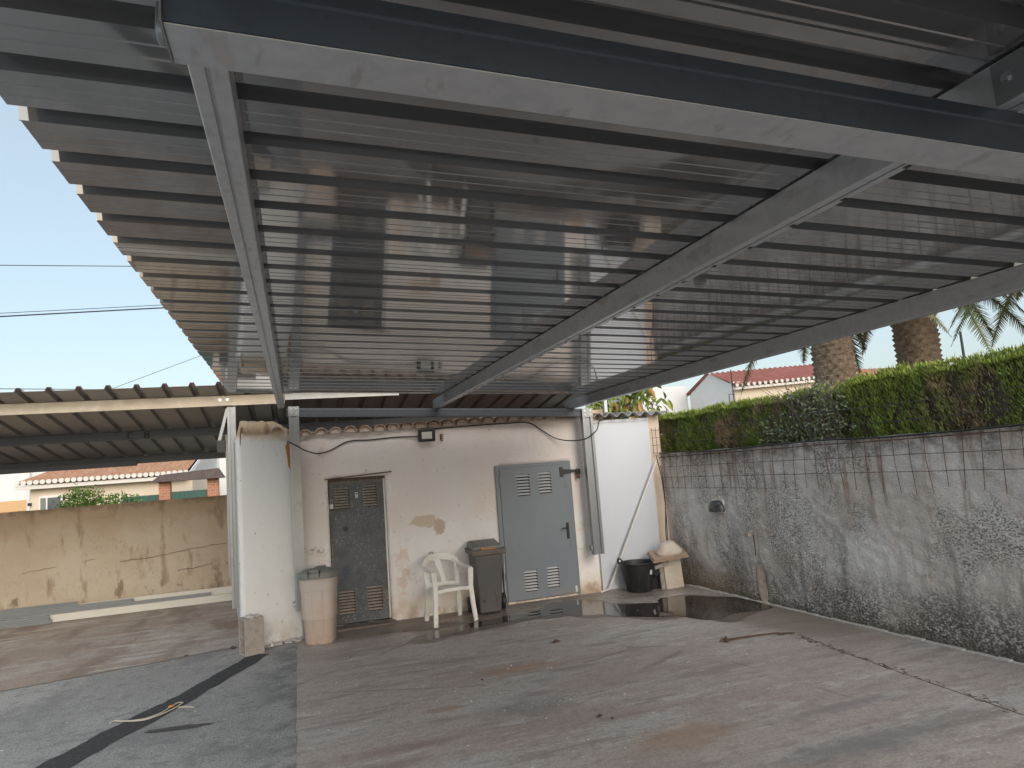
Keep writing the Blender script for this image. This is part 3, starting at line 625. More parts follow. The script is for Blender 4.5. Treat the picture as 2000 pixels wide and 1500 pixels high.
for a in ((3.104,3.321,1.848,1.535),(3.454,3.665,1.86,1.545),(3.12,3.334,.451,.154),(3.474,3.675,.47,.171)):
    x0,x1,z1,z0 = a; louvre(d2, x0*.996, x1*.996, z1, z0, 7, 9.7885, m_louv)
for zz in (1.72, .35):
    b = MB().tube([(2.838,9.787,zz),(2.838,9.787,zz+.11)], .009, 8); b.build('hinge', m_galv, d2, smooth=40)
hp = MB().box(3.825,3.868,9.778,9.7895,.845,1.085).build('handle_plate', m_black, d2, bevel=.006)
b = MB(); b.tube([(3.846,9.78,1.015),(3.846,9.735,1.015),(3.835,9.728,1.015),(3.735,9.728,1.008)], .009, 8); b.build('lever', m_black, hp, smooth=True)
ha = MB().box(3.79,3.845,9.78,9.7895,1.765,1.915).build('hasp', m_black, d2, bevel=.003)
MB().hexa([(3.845,9.775,1.80),(4.06,9.775,1.83),(4.06,9.788,1.83),(3.845,9.788,1.80),(3.845,9.775,1.88),(4.06,9.775,1.862),(4.06,9.788,1.862),(3.845,9.788,1.88)]).build('hasp_strap', m_black, ha)
MB().box(4.05,4.12,9.755,9.80,1.79,1.87).build('hasp_staple', m_black, ha, bevel=.006)
pk = MB().box(4.055,4.10,9.74,9.765,1.725,1.79).build('padlock', m_rust, ha, bevel=.004)
MB().box(3.895,3.925,9.786,9.7888,.06,.15).build('sticker', m_panel, d2)
MB().box(2.79,2.812,9.765,9.80,.02,.82).build('cable_duct', m_galv, shed)
MB().box(2.755,2.775,9.79,9.82,.02,.80).build('cable_duct', m_galv, shed)
# painted scribble
b = MB(); b.sweep([(1.735,9.822,.845),(1.755,9.822,.87),(1.785,9.822,.868),(1.79,9.822,.84),(1.765,9.822,.80),(1.755,9.822,.775),(1.79,9.822,.78)], .010, .004, (0,1,0)); b.build('painted_mark', m_dark, shed)
b = MB(); b.box(2.0,2.008,9.80,9.83,2.43,2.52); b.box(2.008,2.04,9.80,9.812,2.425,2.437); b.box(2.008,2.04,9.80,9.812,2.455,2.467); b.box(2.008,2.04,9.80,9.812,2.485,2.497); b.box(2.008,2.04,9.80,9.812,2.51,2.522)
tag(b.build('wall_bracket', m_rust), 'small rusty bracket on the plaster right of the floodlight', 'bracket')
# floodlight and its cable
fl = empty('floodlight', (1.79, 9.80, 2.42), 'small black LED floodlight high on the shed wall', 'floodlight')
b = MB(); fx0,fx1,fz0,fz1 = 1.66,1.92,2.43,2.60; Mt = Matrix.Translation((1.79,9.74,2.515)) @ Matrix.Rotation(R(8),4,'X')
MB().box(-.122,.122,-.02,.02,-.092,.092, Mt).build('housing', m_black, fl, bevel=.012)
MB().box(-.074,.074,-.0235,-.0205,-.05,.05, Mt).build('lens', m_led, fl, bevel=.004)
MB().box(-.05,.05,.02,.07,-.03,.0, Mt).build('mount', m_black, fl)
def cable(name, pts, r, label, cat='cable', m=None, n=6, sub=8):
    V = [Vector(p) for p in pts]; out = []; L = len(V)
    for i in range(L-1):
        p0,p1,p2,p3 = V[max(i-1,0)],V[i],V[i+1],V[min(i+2,L-1)]
        for k in range(sub):
            t = k/sub; out.append(.5*((2*p1)+(p2-p0)*t+(2*p0-5*p1+4*p2-p3)*t*t+(3*p1-p0-3*p2+p3)*t**3))
    out.append(V[-1]); b = MB(); b.tube(out, r, n)
    return tag(b.build(name, m or m_cable, smooth=True), label, cat)
cable('power_cable', [(-.1,9.50,2.53),(.02,9.505,2.46),(.12,9.60,2.40),(.28,9.76,2.355),(.45,9.80,2.385),(.70,9.81,2.495),(1.0,9.81,2.50),(1.35,9.81,2.515),(1.63,9.79,2.505),(1.68,9.75,2.50)], .009, 'black cable sagging from the left post to the floodlight')
cable('power_cable', [(1.90,9.75,2.60),(1.95,9.80,2.605),(2.4,9.81,2.615),(3.0,9.81,2.625),(3.35,9.80,2.615),(3.55,9.80,2.50),(3.75,9.77,2.36),(3.95,9.66,2.30),(4.15,9.51,2.31),(4.33,9.51,2.42),(4.43,9.60,2.56),(4.55,9.72,2.60),(4.7,9.80,2.60)], .009, 'black cable drooping from the floodlight across the right post')

# ------------------------------------------------------------------ lean-to with white panel
lt = empty('lean_to', (4.9, 9.8, 0), 'lean-to closed by a tall white panel beside the shed', 'lean-to')
MB().box(4.345,5.375,9.80,9.83,.02,2.575).build('panel', m_panel, lt, bevel=.004)
MB().box(4.345,5.375,9.788,9.7985,2.545,2.59).build('top_trim', m_panel, lt)
MB().box(4.335,4.357,9.775,9.798,.02,2.55).build('edge_trim', m_panel, lt)
b = MB(); n = 60; vs = []; fs = []
for lay in (0,.008):
    for i in range(n+1):
        x = 4.36+1.27*i/n
        for y in (9.63,11.2): vs.append((x,y,2.655+.032*math.sin((x-4.4)/.2*2*math.pi)+lay+(y-9.63)*.06-.012*(x-4.4)))
st_ = 2*(n+1)
for i in range(n):
    a = 2*i; fs += [[a,a+1,a+3,a+2],[st_+a,st_+a+2,st_+a+3,st_+a+1],[a,a+2,st_+a+2,st_+a],[a+1,st_+a+1,st_+a+3,a+3]]
b.add(vs,fs).build('corrugated_roof', m_fibre, lt, smooth=50)
MB().box(4.30,4.62,9.84,9.95,2.56,2.76).build('plaster_upstand', m_white, lt, bevel=.01)
MB().box(4.57,4.62,9.66,9.71,2.70,2.93).build('roof_stub', m_panel, lt)
b = MB(); b.box(5.39,5.60,9.86,10.08,0,2.645); tag(b.build('gate_pillar', m_cream, bevel=.012), 'cream rendered pillar between white panel and hedge', 'pillar')
b = MB(); b.tube([(5.41,9.72,1.90),(4.40,9.70,.05)], .017, 8); b.tube([(4.40,9.70,.05),(4.25,9.69,.025)], .012, 8); tag(b.build('leaning_pole', m_pole, smooth=40), 'thin pale pole leaning diagonally across the white panel', 'pole')
for dx, lab in ((0,'left one of two dark hanging wires in the far corner'),(.06,'right one of two dark hanging wires in the far corner')):
    cable('hanging_wire', [(5.40+dx,9.70,2.0-dx*3),(5.44+dx*.3,9.66,1.6),(5.445,9.64,1.2),(5.42-dx*.4,9.62,.8),(5.40,9.6,.5)], .007, lab, 'wire')

# ------------------------------------------------------------------ right boundary wall
def wx(y): return 5.60 + .043*(9.5-y)
rw = empty('boundary_wall', (5.9, 4, 0), 'rough stained stucco boundary wall below the hedge', 'wall')
b = MB(); ys = lin(-4,3.0,.15)+lin(3.0,10.4,.035)+[10.4]; zs2 = lin(-.05,1.975,.035)+[1.975]; idx = {}
def rwtop(y): return 1.965 + .012*mnoise.noise(Vector((y*2.5,0,0))) + .004*(9-y)
for i,y in enumerate(ys):
    for j,z_ in enumerate(zs2):
        d = .012*mnoise.noise(Vector((y*2,z_*2,3))) + .014*mnoise.noise(Vector((y*10,z_*15,7))) + .008*mnoise.noise(Vector((y*29,z_*31,1)))
        # broken plaster hollow at the foot of the wall
        q = math.hypot((y-7.80)/.13, (z_-.26)/.25)
        if q < 1: d += .05*(1-q*q)**.5
        idx[i,j] = len(b.v); b.v.append((wx(y)+d, y, z_*rwtop(y)/1.975))
for i in range(len(ys)-1):
    for j in range(len(zs2)-1): b.f.append([idx[i,j],idx[i+1,j],idx[i+1,j+1],idx[i,j+1]])
b.build('stucco_face', m_rw, rw, smooth=True)
b = MB(); b.hexa([(wx(-4)+.045,-4,0),(wx(-4)+.24,-4,0),(wx(10.4)+.24,10.4,0),(wx(10.4)+.045,10.4,0),(wx(-4)+.045,-4,1.985),(wx(-4)+.24,-4,1.985),(wx(10.4)+.24,10.4,1.955),(wx(10.4)+.045,10.4,1.955)]); b.build('wall_core', m_rw, rw)
b = MB()
for i in range(40):
    y0, y1 = -4+i*.36, -4+(i+1)*.36
    f = lambda y: rwtop(y)+.004
    b.hexa([(wx(y0)-.012,y0,f(y0)-.012),(wx(y0)+.25,y0,f(y0)-.012),(wx(y1)+.25,y1,f(y1)-.012),(wx(y1)-.012,y1,f(y1)-.012),(wx(y0)-.012,y0,f(y0)+.022),(wx(y0)+.25,y0,f(y0)+.03),(wx(y1)+.25,y1,f(y1)+.03),(wx(y1)-.012,y1,f(y1)+.022)])
b.build('coping', m_rw, rw)
# pale mortar smear poured over the hollow
b = MB(); pts = [(7.86,.46),(7.80,.50),(7.73,.44),(7.72,.25),(7.68,.1),(7.70,.0),(7.80,-.01),(7.84,.1),(7.87,.3)]
b.prism(pts, lambda y,z_: (wx(y)+.012-.02*(z_<.15),y,z_), lambda y,z_: (wx(y)+.05,y,z_)); b.build('mortar_smear', m_mortar, rw, bevel=.012)
b = MB()
for i in range(60):
    y = 3.2 + i*.105; q = .02+.02*random.random()
    b.box(wx(y)-.03-q*.5, wx(y)+.02, y-.05, y+.05+random.random()*.02, 0, .010+.012*random.random())
b.build('mortar_foot', m_rubble, rw, bevel=.004)
# weld mesh hung over the wall top
wm = empty('weld_mesh', (5.6, 7, 1.7), 'rusty weld mesh hanging over the top of the stucco wall', 'wire mesh')
vw = None; yb0 = None
k = 0; y = 3.35
while y < 10.25:
    jit = random.uniform(-.02,.02); ztop = 1.985; zb = 1.45 + .02*math.sin(y*3) + (random.uniform(-.05,.03) if random.random() < .3 else 0)
    b = MB(); b.tube([(wx(y)-.022,y+jit,ztop+.01),(wx(y)-.034+random.uniform(-.006,.006),y+jit*.5,1.75),(wx(y)-.030,y-jit,zb)], .0034, 5); b.build('vertical_wire', m_rust, wm)
    y += .178
for zz, r_ in ((1.955,.006),(1.80,.0034),(1.635,.0034),(1.47,.0034)):
    b = MB(); b.tube([(wx(q)-.036,q,zz+.008*mnoise.noise(Vector((q*1.5,zz*9,0)))+(8-q)*.004) for q in lin(3.2 if zz > 1.5 else 7.3,10.3,.25)+[10.3]], r_, 5); b.build('horizontal_wire', m_rust, wm)
m2 = empty('mesh_offcut', (5.5, 9.8, 2.0), 'small square of weld mesh standing in front of the cream pillar', 'wire mesh')
for i in range(4):
    b = MB(); b.tube([(5.40+i*.065,9.76,1.95),(5.40+i*.065,9.755,2.42)], .004, 5); b.build('vertical_wire', m_rust, m2)
for i in range(4):
    b = MB(); b.tube([(5.38,9.76,2.02+i*.12),(5.615,9.76,2.02+i*.12)], .004, 5); b.build('horizontal_wire', m_rust, m2)
cable('wall_top_cable', [(wx(q)-.03,q,2.0+.012*math.sin(q*2.1)+(8-q)*.003) for q in (2.5,3.5,4.5,5.5,6.5,7.5,8.5,9.5,10.2)], .011, 'thick black cable along the top of the stucco wall')
for zz, lab in ((2.335,'upper thin fence wire strung in front of the hedge'),(2.16,'lower thin fence wire strung in front of the hedge')):
    cable('fence_wire', [(wx(q)+.1,q,zz+.01*math.sin(q*1.7+zz)) for q in (2.5,4,5.5,7,8.5,10.2)], .005, lab, 'wire', m_wire)
# bulkhead lamp on the wall
bl = empty('bulkhead_lamp', (wx(8.5), 8.5, 1.14), 'dark half-dome bulkhead lamp on the stucco wall', 'lamp')
X = wx(8.5)
b = MB(); prof_ = []
n = 14; vs = []; fs = []
for j,(zz,rr) in enumerate(((1.14,1.0),(1.17,1.0),(1.22,.93),(1.26,.78),(1.285,.55),(1.293,.0))):
    for k in range(n+1):
        a = math.pi*k/n; vs.append((X-.01-.13*rr*math.sin(a), 8.5-.155*rr*math.cos(a), zz))
for j in range(5):
    for k in range(n): fs.append([j*(n+1)+k,j*(n+1)+k+1,(j+1)*(n+1)+k+1,(j+1)*(n+1)+k])
fs.append(list(range(n+1)))
b.add(vs,fs).build('hood', m_lampdome, bl, smooth=50)
MB().box(X-.02,X+.02,8.36,8.64,1.12,1.31).build('back_plate', m_glass, bl, bevel=.01)
b = MB(); b.tube([(X,8.44,1.30),(X-.04,8.43,1.33),(X-.03,8.40,1.345)], .010, 6); b.build('cable_entry', m_pole, bl)
b = MB(); b.tube([(wx(7.83)+.02,7.86,.92),(wx(7.83)-.06,7.83,.89),(wx(7.83)-.10,7.80,.87)], .018, 8); b.box(wx(7.8)-.13,wx(7.8)-.07,7.77,7.83,.85,.885)
tag(b.build('water_tap', m_block, bevel=.004), 'small weathered tap stub on the stucco wall', 'tap')
cable('tap_pipe', [(wx(7.8)-.025,7.80,.86),(wx(7.8)-.028,7.79,.7),(wx(7.8)-.026,7.795,.6)], .007, 'thin pipe running down below the tap stub', 'pipe', m_rust)

# ------------------------------------------------------------------ loose things by the shed
# beige tapered bin
bn = empty('rubbish_bin', (.215, 9.19, 0), 'tall beige plastic bin with grey lid beside the dark door', 'bin')
sq = lambda p: (lambda a: 1/((abs(math.cos(a))**p+abs(math.sin(a))**p)**(1/p)))
Rz = Matrix.Translation((.215,9.19,.007)) @ Matrix.Rotation(R(-14),4,'Z')
b = MB(); b.lathe([(0,0),(.165,0),(.178,.02),(.205,.62),(.208,.63),(.214,.635),(.226,.80),(.215,.80),(.2,.3),(0,.28)], 40, Mx=Rz, sx=1.0, sy=.92, shape=sq(3.6)); b.build('body', m_beige, bn, smooth=35)
for xx in (-.055,.075):
    MB().hexa([(xx-.006,-.172,.10),(xx+.006,-.172,.10),(xx+.006,-.14,.10),(xx-.006,-.14,.10),(xx*1.1-.006,-.197,.62),(xx*1.1+.006,-.197,.62),(xx*1.1+.006,-.15,.62),(xx*1.1-.006,-.15,.62)]) 
b = MB()
for xx in (-.05,.07):
    b.add([(xx-.006,-.175,.10),(xx+.006,-.175,.10),(xx+.006,-.12,.10),(xx-.006,-.12,.10),(xx*1.1-.006,-.199,.62),(xx*1.1+.006,-.199,.62),(xx*1.1+.006,-.14,.62),(xx*1.1-.006,-.14,.62)], [(0,3,2,1),(4,5,6,7),(0,1,5,4),(1,2,6,5),(2,3,7,6),(3,0,4,7)], Rz)
b.box(-.05,.07,-.1745,-.12,.094,.106,Rz)
b.build('front_rib', m_beige, bn, bevel=.003)
b = MB(); b.lathe([(.20,.785),(.248,.785),(.25,.80),(.246,.835),(.225,.862),(.15,.885),(0,.895)], 40, Mx=Rz, sx=1.0, sy=.92, shape=sq(3.2)); lid = b.build('lid', m_lid, bn, smooth=35)
MB().box(-.075,.055,-.215,.21,.862,.898,Rz).build('lid_bar', m_lid, lid, bevel=.012)
b = MB(); b.box(-.08,-.07,-.228,-.19,.80,.885,Rz); b.box(.055,.065,-.228,-.19,.80,.885,Rz); b.build('lid_groove_shade', m_dark, lid)  # solid dark strips painting the shade beside the lid bar
# hollow concrete block on end
cb = empty('concrete_block', (-.585, 9.03, 0), 'hollow grey concrete block standing on end at the white wall corner', 'block')
Mb = Matrix.Translation((-.585,9.10,0)) @ Matrix.Rotation(R(26),4,'Z')
b = MB()
w2, d2_, hh = .115, .10, .43
b.box(-w2,w2,-d2_,-d2_+.035,0,hh,Mb); b.box(-w2,w2,d2_-.035,d2_,0,hh,Mb)
for z0_,z1_ in ((0,.035),(.195,.235),(.395,.43)): b.box(-w2,w2,-d2_+.0352,d2_-.0352,z0_,z1_,Mb)
b.box(w2-.03,w2-.0005,-d2_+.0354,d2_-.0354,.0352,.1948,Mb); b.box(w2-.03,w2-.0005,-d2_+.0354,d2_-.0354,.2352,.3948,Mb)
b.build('block_body', m_block, cb, bevel=.004)
b = MB(); rr_ = random.Random(3)
for i in range(9):
    x,y = rr_.uniform(-.1,.1), rr_.uniform(-.085,.085); s_ = rr_.uniform(.012,.03)
    b.box(x-s_,x+s_,y-s_*.6,y+s_*.6,hh,hh+s_*.9,Mb @ Matrix.Rotation(rr_.uniform(0,.3),4,'Z'))
tag(b.build('rubble_chips', m_rubble, bevel=.004), 'mortar chips and scraps lying on the concrete block', 'rubble', kind='stuff')
b = MB()
for i in range(26):
    f = rr_.random(); x = -.42+f*.42; y = 9.36+(x-wx0)/(wx1-wx0)*.32-.05-rr_.random()*.16; s_ = rr_.uniform(.008,.035)
    Mx = Matrix.Translation((x,y,.004)) @ Matrix.Rotation(rr_.uniform(0,3),4,'Z'); b.box(-s_*1.6,s_*1.6,-s_*.7,s_*.7,0,s_*.5,Mx)
tag(b.build('rubble', m_rubble, bevel=.004), 'pale mortar rubble along the foot of the white wall', 'rubble', kind='stuff')
b = MB(); b.lathe([(0,0),(.02,0),(.02,.035),(0,.035)], 12, c=(-.36,9.20,.03)); tag(b.build('bottle_cap', m_panel, smooth=40), 'small white cap among the mortar rubble', 'cap')

# chair
ch = empty('plastic_chair', (1.87, 9.27, 0), 'white plastic armchair against the shed between the two doors', 'chair')
Mc = Matrix.Translation((1.87,9.30,.008)) @ Matrix.Rotation(R(9),4,'Z') @ Matrix.Diagonal((1.07,1.05,1.03,1))
def cb_(b, name, par=ch, bev=.006, sm=False): b.v = [tuple(Mc @ Vector(v)) for v in b.v]; return b.build(name, m_plasticw, par, smooth=sm, bevel=bev)
# seat: dished slab
b = MB(); nx, ny = 10, 8; vs = []; fs = []
for lay in (0,-.018):
    for i in range(nx+1):
        for j in range(ny+1):
            u, v = -1+2*i/nx, -1+2*j/ny; hw = .215+.02*(-v)
            vs.append((u*hw, v*.20-.02*(u*u)*(v<-.9), .435-.018*(1-u*u)*(1-v*v)-.03*(v>.0)*v - (.03 if v<-.95 else 0)*0 + lay))
st_ = (nx+1)*(ny+1)
for i in range(nx):
    for j in range(ny):
        a = i*(ny+1)+j; fs += [[a,a+1,a+ny+2,a+ny+1],[st_+a,st_+a+ny+1,st_+a+ny+2,st_+a+1]]
for i in range(nx): a = i*(ny+1); fs += [[a,a+ny+1,st_+a+ny+1,st_+a]]; a += ny; fs += [[a,st_+a,st_+a+ny+1,a+ny+1]]
for j in range(ny): fs += [[j,st_+j,st_+j+1,j+1]]; a = nx*(ny+1)+j; fs += [[a,a+1,st_+a+1,st_+a]]
cb_(b.add(vs,fs), 'seat', sm=40, bev=0)
b = MB(); b.sweep([(-.225,-.195,.41),(-.10,-.212,.425),(.10,-.212,.425),(.225,-.195,.41)], .045, .016, (0,0,1)); cb_(b, 'seat_apron')
for sx in (-1,1):
    b = MB(); b.sweep([(sx*.245,-.185,.66),(sx*.238,-.19,.55),(sx*.232,-.19,.44),(sx*.245,-.205,.22),(sx*.262,-.225,0)], lambda t: .068-.016*t, .036, (1,0,0)); cb_(b, 'front_leg')
    b = MB(); b.sweep([(sx*.20,.17,.42),(sx*.215,.20,.2),(sx*.225,.225,0)], lambda t: .066-.014*t, .034, (1,0,0)); cb_(b, 'rear_leg')
    b = MB(); b.sweep([(sx*.195,.25,.76),(sx*.235,.19,.695),(sx*.25,.08,.668),(sx*.252,-.08,.665),(sx*.247,-.17,.66),(sx*.243,-.20,.63)], .056, .022, (1,0,0)); cb_(b, 'armrest')
# backrest: arched top rail, side stiles, two slanted splats that meet low in the middle
b = MB(); b.sweep([(-.235,.20,.66),(-.205,.245,.735),(-.13,.265,.785),(0,.275,.80),(.13,.265,.785),(.205,.245,.735),(.235,.20,.66)], lambda t: .06+.04*math.sin(math.pi*t), .018, (0,0,1)); cb_(b, 'top_rail')
for sx in (-1,1):
    b = MB(); b.sweep([(sx*.215,.235,.72),(sx*.212,.215,.58),(sx*.20,.185,.42)], .055, .018, (1,0,0)); cb_(b, 'back_stile')
b = MB(); b.sweep([(-.035,.268,.775),(.0,.235,.62),(.035,.20,.44)], lambda t: .078-.016*t, .016, (1,0,0)); cb_(b, 'back_splat')
b = MB(); b.sweep([(-.205,.195,.455),(-.1,.20,.445),(.04,.20,.455),(.205,.19,.43)], .05, .016, (0,0,1)); cb_(b, 'lower_rail')

# wheelie bin
wb = empty('wheelie_bin', (2.47, 9.5, 0), 'charcoal wheelie bin with orange clip under its grey lid', 'wheelie bin')
Mw = Matrix.Translation((2.475,9.52,.008)) @ Matrix.Rotation(R(-3),4,'Z')
def taper(b, x0,y0,z0, x1,y1,z1): return b.add([(-x0,-y0,z0),(x0,-y0,z0),(x0,y0,z0),(-x0,y0,z0),(-x1,-y1,z1),(x1,-y1,z1),(x1,y1,z1),(-x1,y1,z1)], [(0,3,2,1),(4,5,6,7),(0,1,5,4),(1,2,6,5),(2,3,7,6),(3,0,4,7)], Mw)
b = MB(); taper(b, .150,.15,.012, .205,.225,.80); b.build('body', m_wbin, wb, bevel=.025, seg=3)
b = MB(); taper(b, .235,.262,.80, .245,.272,.872); b.build('rim', m_wrim, wb, bevel=.010)
b = MB(); b.hexa([tuple(Mw @ Vector(p)) for p in ((-.215,-.215,.873),(.20,-.225,.873),(.20,.235,.873),(-.215,.235,.873),(-.205,-.20,.915),(.185,-.21,.925),(.185,.215,.972),(-.205,.215,.965))]); ld = b.build('lid', m_lid, wb, bevel=.012)
b = MB()
for i in range(5):
    b.box(-.18+.0*i,.16,-.16+i*.075,-.135+i*.075,.925+i*.0085,.938+i*.0085,Mw)
b.build('lid_rib', m_lid, ld, bevel=.005)
MB().box(-.10,-.06,-.245,-.214,.872,.905,Mw).build('clip', m_orange, ld, bevel=.006); MB().box(-.055,.11,-.236,-.216,.872,.888,Mw).build('orange_edge', m_orange, ld, bevel=.003)
for sx in (-1,1):
    b = MB(); b.lathe([(0,-.028),(.09,-.03),(.107,-.02),(.107,.02),(.09,.03),(0,.028)], 24, Mx=Mw @ Matrix.Translation((sx*.235,.12,.105)) @ Matrix.Rotation(R(90),4,'Y')); wl = b.build('wheel', m_rubber, wb, smooth=40)
    b = MB(); b.disc(tuple(Mw @ Vector((sx*.235-.0305,.12,.105))), .045, 16, 'x', .004); b.build('hub', m_wbin, wl)
b = MB(); b.tube([tuple(Mw @ Vector(p)) for p in ((.075,-.180,.30),(.085,-.186,.27),(.095,-.178,.18),(.105,-.166,.11),(.095,-.162,.10))], .008, 6); b.build('side_grip', m_wrim, wb, smooth=True)
b = MB(); b.disc(tuple(Mw @ Vector((-.09,-.170,.18))), .018, 10, 'y', .004); b.build('drain_plug', m_black, wb)
cable('hose_end', [(2.80,9.70,.78),(2.775,9.66,.5),(2.76,9.64,.3),(2.77,9.62,.15),(2.79,9.62,.02)], .012, 'grey hose hanging between the wheelie bin and the grey door', 'hose', m_galv)

# black rubber tub
tb = empty('rubber_tub', (4.80, 9.50, 0), 'black rubber tub in front of the white panel', 'tub')
b = MB(); b.lathe([(0,.01),(.175,.01),(.185,.02),(.25,.40),(.268,.415),(.268,.43),(.248,.43),(.235,.39),(.17,.04),(0,.04)], 32, c=(4.80,9.50,0)); b.build('body', m_rubber, tb, smooth=40)
for sx in (-1,1):
    X0 = 4.80+sx*.258; b = MB(); b.tube([(X0,9.40,.42),(X0+sx*.02,9.42,.475),(X0+sx*.03,9.47,.505),(X0+sx*.03,9.53,.505),(X0+sx*.02,9.58,.475),(X0,9.60,.42)], .013, 8); b.build('handle', m_rubber, tb, smooth=True)
for i in range(14):
    a = math.pi*(1.08+.84*i/13); pass
b = MB()
for i in range(18):
    a = 2*math.pi*i/18; c_, s_ = math.cos(a), math.sin(a)
    b.tube([(4.80+.184*c_,9.50+.184*s_,.03),(4.80+.243*c_,9.50+.243*s_,.36)], .004, 4)
b.build('ribbing', m_rubber, tb)
lb = MB().hexa([(4.873,9.272,.26),(4.908,9.279,.26),(4.906,9.29,.26),(4.872,9.283,.26),(4.877,9.258,.325),(4.912,9.265,.325),(4.910,9.28,.325),(4.875,9.273,.325)]).build('label', m_panel, tb)
# pile of slabs in the corner
b = MB(); Mk = Matrix.Translation((5.31,9.38,0)) @ Matrix.Rotation(R(-3),4,'Y') @ Matrix.Rotation(R(-12),4,'Z'); b.box(-.135,.135,-.07,.07,.008,.46,Mk)
tag(b.build('stone_slab', m_stone, bevel=.006), 'upright pale stone block in the far corner', 'stone block')
b = MB(); b.box(-.205,-.14,-.06,.09,.008,.44,Mk); tag(b.build('stone_slab', m_block, bevel=.006), 'narrow grey slab behind the upright pale block', 'slab')
Mk = Matrix.Translation((5.24,9.36,.505)) @ Matrix.Rotation(R(-9),4,'Y') @ Matrix.Rotation(R(10),4,'X') @ Matrix.Rotation(R(-16),4,'Z')
b = MB(); b.box(-.27,.27,-.20,.20,-.022,-.002,Mk); tag(b.build('board', m_ply, bevel=.003), 'tilted lower board lying on the pale block', 'board')
b = MB(); b.box(-.25,.26,-.18,.20,.0,.022,Mk); tag(b.build('board', m_ply, bevel=.003), 'tilted upper board lying on the pale block', 'board')
b = MB(); b.lathe([(0,.024),(.19,.024),(.195,.05),(.14,.115),(.10,.165),(.07,.178),(0,.18)], 24, Mx=Mk @ Matrix.Translation((.03,.02,0)), sx=1, sy=.85, shape=sq(3)); tag(b.build('chimney_cap', m_stone, smooth=45), 'domed pale cap stone on top of the boards', 'cap stone')
b = MB(); b.box(4.98,5.16,9.45,9.70,.01,.20); b.hexa([(5.0,9.36,.20),(5.17,9.36,.26),(5.17,9.6,.26),(5.0,9.6,.20),(5.0,9.36,.225),(5.17,9.36,.285),(5.17,9.6,.285),(5.0,9.6,.225)]); tag(b.build('crate', m_black, bevel=.004), 'low dark crate between the rubber tub and the pale block', 'crate')
MBs = MB(); MBs.hexa([(4.98,9.3,.31),(5.2,9.28,.36),(5.2,9.5,.37),(4.98,9.52,.32),(4.98,9.3,.36),(5.2,9.28,.44),(5.2,9.5,.45),(4.98,9.52,.37)])
tag(MBs.build('stone_wedge', m_block, bevel=.008), 'broken grey slab resting beside the rubber tub under the boards', 'slab')

# ------------------------------------------------------------------ tan wall, profiles
tw = empty('tan_wall', (-4, 13.6, 0), 'weathered tan rendered wall behind the rear carport', 'wall')
xs = lin(-12,-6,.3)+lin(-6,-.9,.06)+[-.9]; zs = lin(-.05,1.85,.06)+[1.85]
def tanpt(x, z_):
    t = 1.85 + .012*mnoise.noise(Vector((x*3,0,0)))
    return (x, 13.62 + .012*mnoise.noise(Vector((x*1.5,z_*1.5,0))) - .0*z_, z_*t/1.85)
b = grid_wall('t', xs, zs, tanpt, lambda x,z_: False, m_tan, tw); b.build('render_face', m_tan, tw, smooth=True)
MB().box(-12,-.9,13.645,13.80,0,1.845).build('wall_core', m_tan, tw)
def crack(pts, wd):
    b = MB(); out = []
    for i in range(len(pts)-1):
        a, c_ = Vector(pts[i]), Vector(pts[i+1]); n = max(2, int((c_-a).length/.05))
        for k in range(n): q = a+(c_-a)*k/n; out.append((q.x, 13.612, q.y+.018*mnoise.noise(Vector((q.x*7,q.y*9,3)))+.008*mnoise.noise(Vector((q.x*25,q.y*9,3)))))
    out.append((pts[-1][0],13.612,pts[-1][1]))
    b.sweep(out, lambda t: wd*(.2+.55*abs(mnoise.noise(Vector((t*9,wd*99,0))))), .012, (0,0,1)); b.build('crack', m_crack, tw)
crack([(-2.95,.86),(-2.4,.88),(-1.9,.95),(-1.25,.99)], .018);
crack([(-2.05,.6),(-1.75,.62),(-1.5,.66)], .016); crack([(-4.4,.83),(-4.0,.87),(-3.9,.88)], .014); crack([(-3.5,.92),(-3.35,.94)], .012)
crack([(-3.3,1.635),(-3.1,1.64)], .010)
def profile(name, x1, y, z0, h, wd, m, label, x0=-8.2):
    t = .004
    b = MB(); poly = [(0,0),(wd,0),(wd,t),(t,t),(t,h-t),(wd,h-t),(wd,h),(0,h),(0,h*.62),(-.004,h*.56),(-.004,h*.44),(0,h*.38)]
    b.prism(poly, lambda u,v: (x0,y+u,z0+v), lambda u,v: (x1,y+u,z0+v)); return tag(b.build(name, m), label, 'steel profile', 'steel profiles stored along the tan wall')
b = MB(); b.prism([(0,.004),(.085,0),(.09,.11),(.105,.235),(.098,.237),(.082,.124),(.03,.124),(.02,.115)], lambda u,v: (-8.2,13.385+u,.009+v), lambda u,v: (-1.15,13.385+u,.009+v)); tag(b.build('steel_profile', m_pvcline), 'wide cream angle profile lying behind the grey ones at the tan wall', 'steel profile', 'steel profiles stored along the tan wall')
profile('steel_profile', -1.50, 13.40, .135, .052, .05, m_prof, 'longest grey steel profile in the stack along the tan wall')
profile('steel_profile', -2.72, 13.40, .190, .048, .05, m_prof, 'grey steel profile second highest in the stack by the tan wall')
profile('steel_profile', -3.55, 13.40, .241, .052, .05, m_prof, 'topmost grey steel profile in the stack by the tan wall')
profile('steel_profile', -3.90, 13.325, .009, .060, .05, m_prof, 'short grey steel profile on the ground before the stack')
profile('steel_profile', -3.93, 13.33, .072, .060, .05, m_prof, 'second short grey profile resting above the one on the ground')

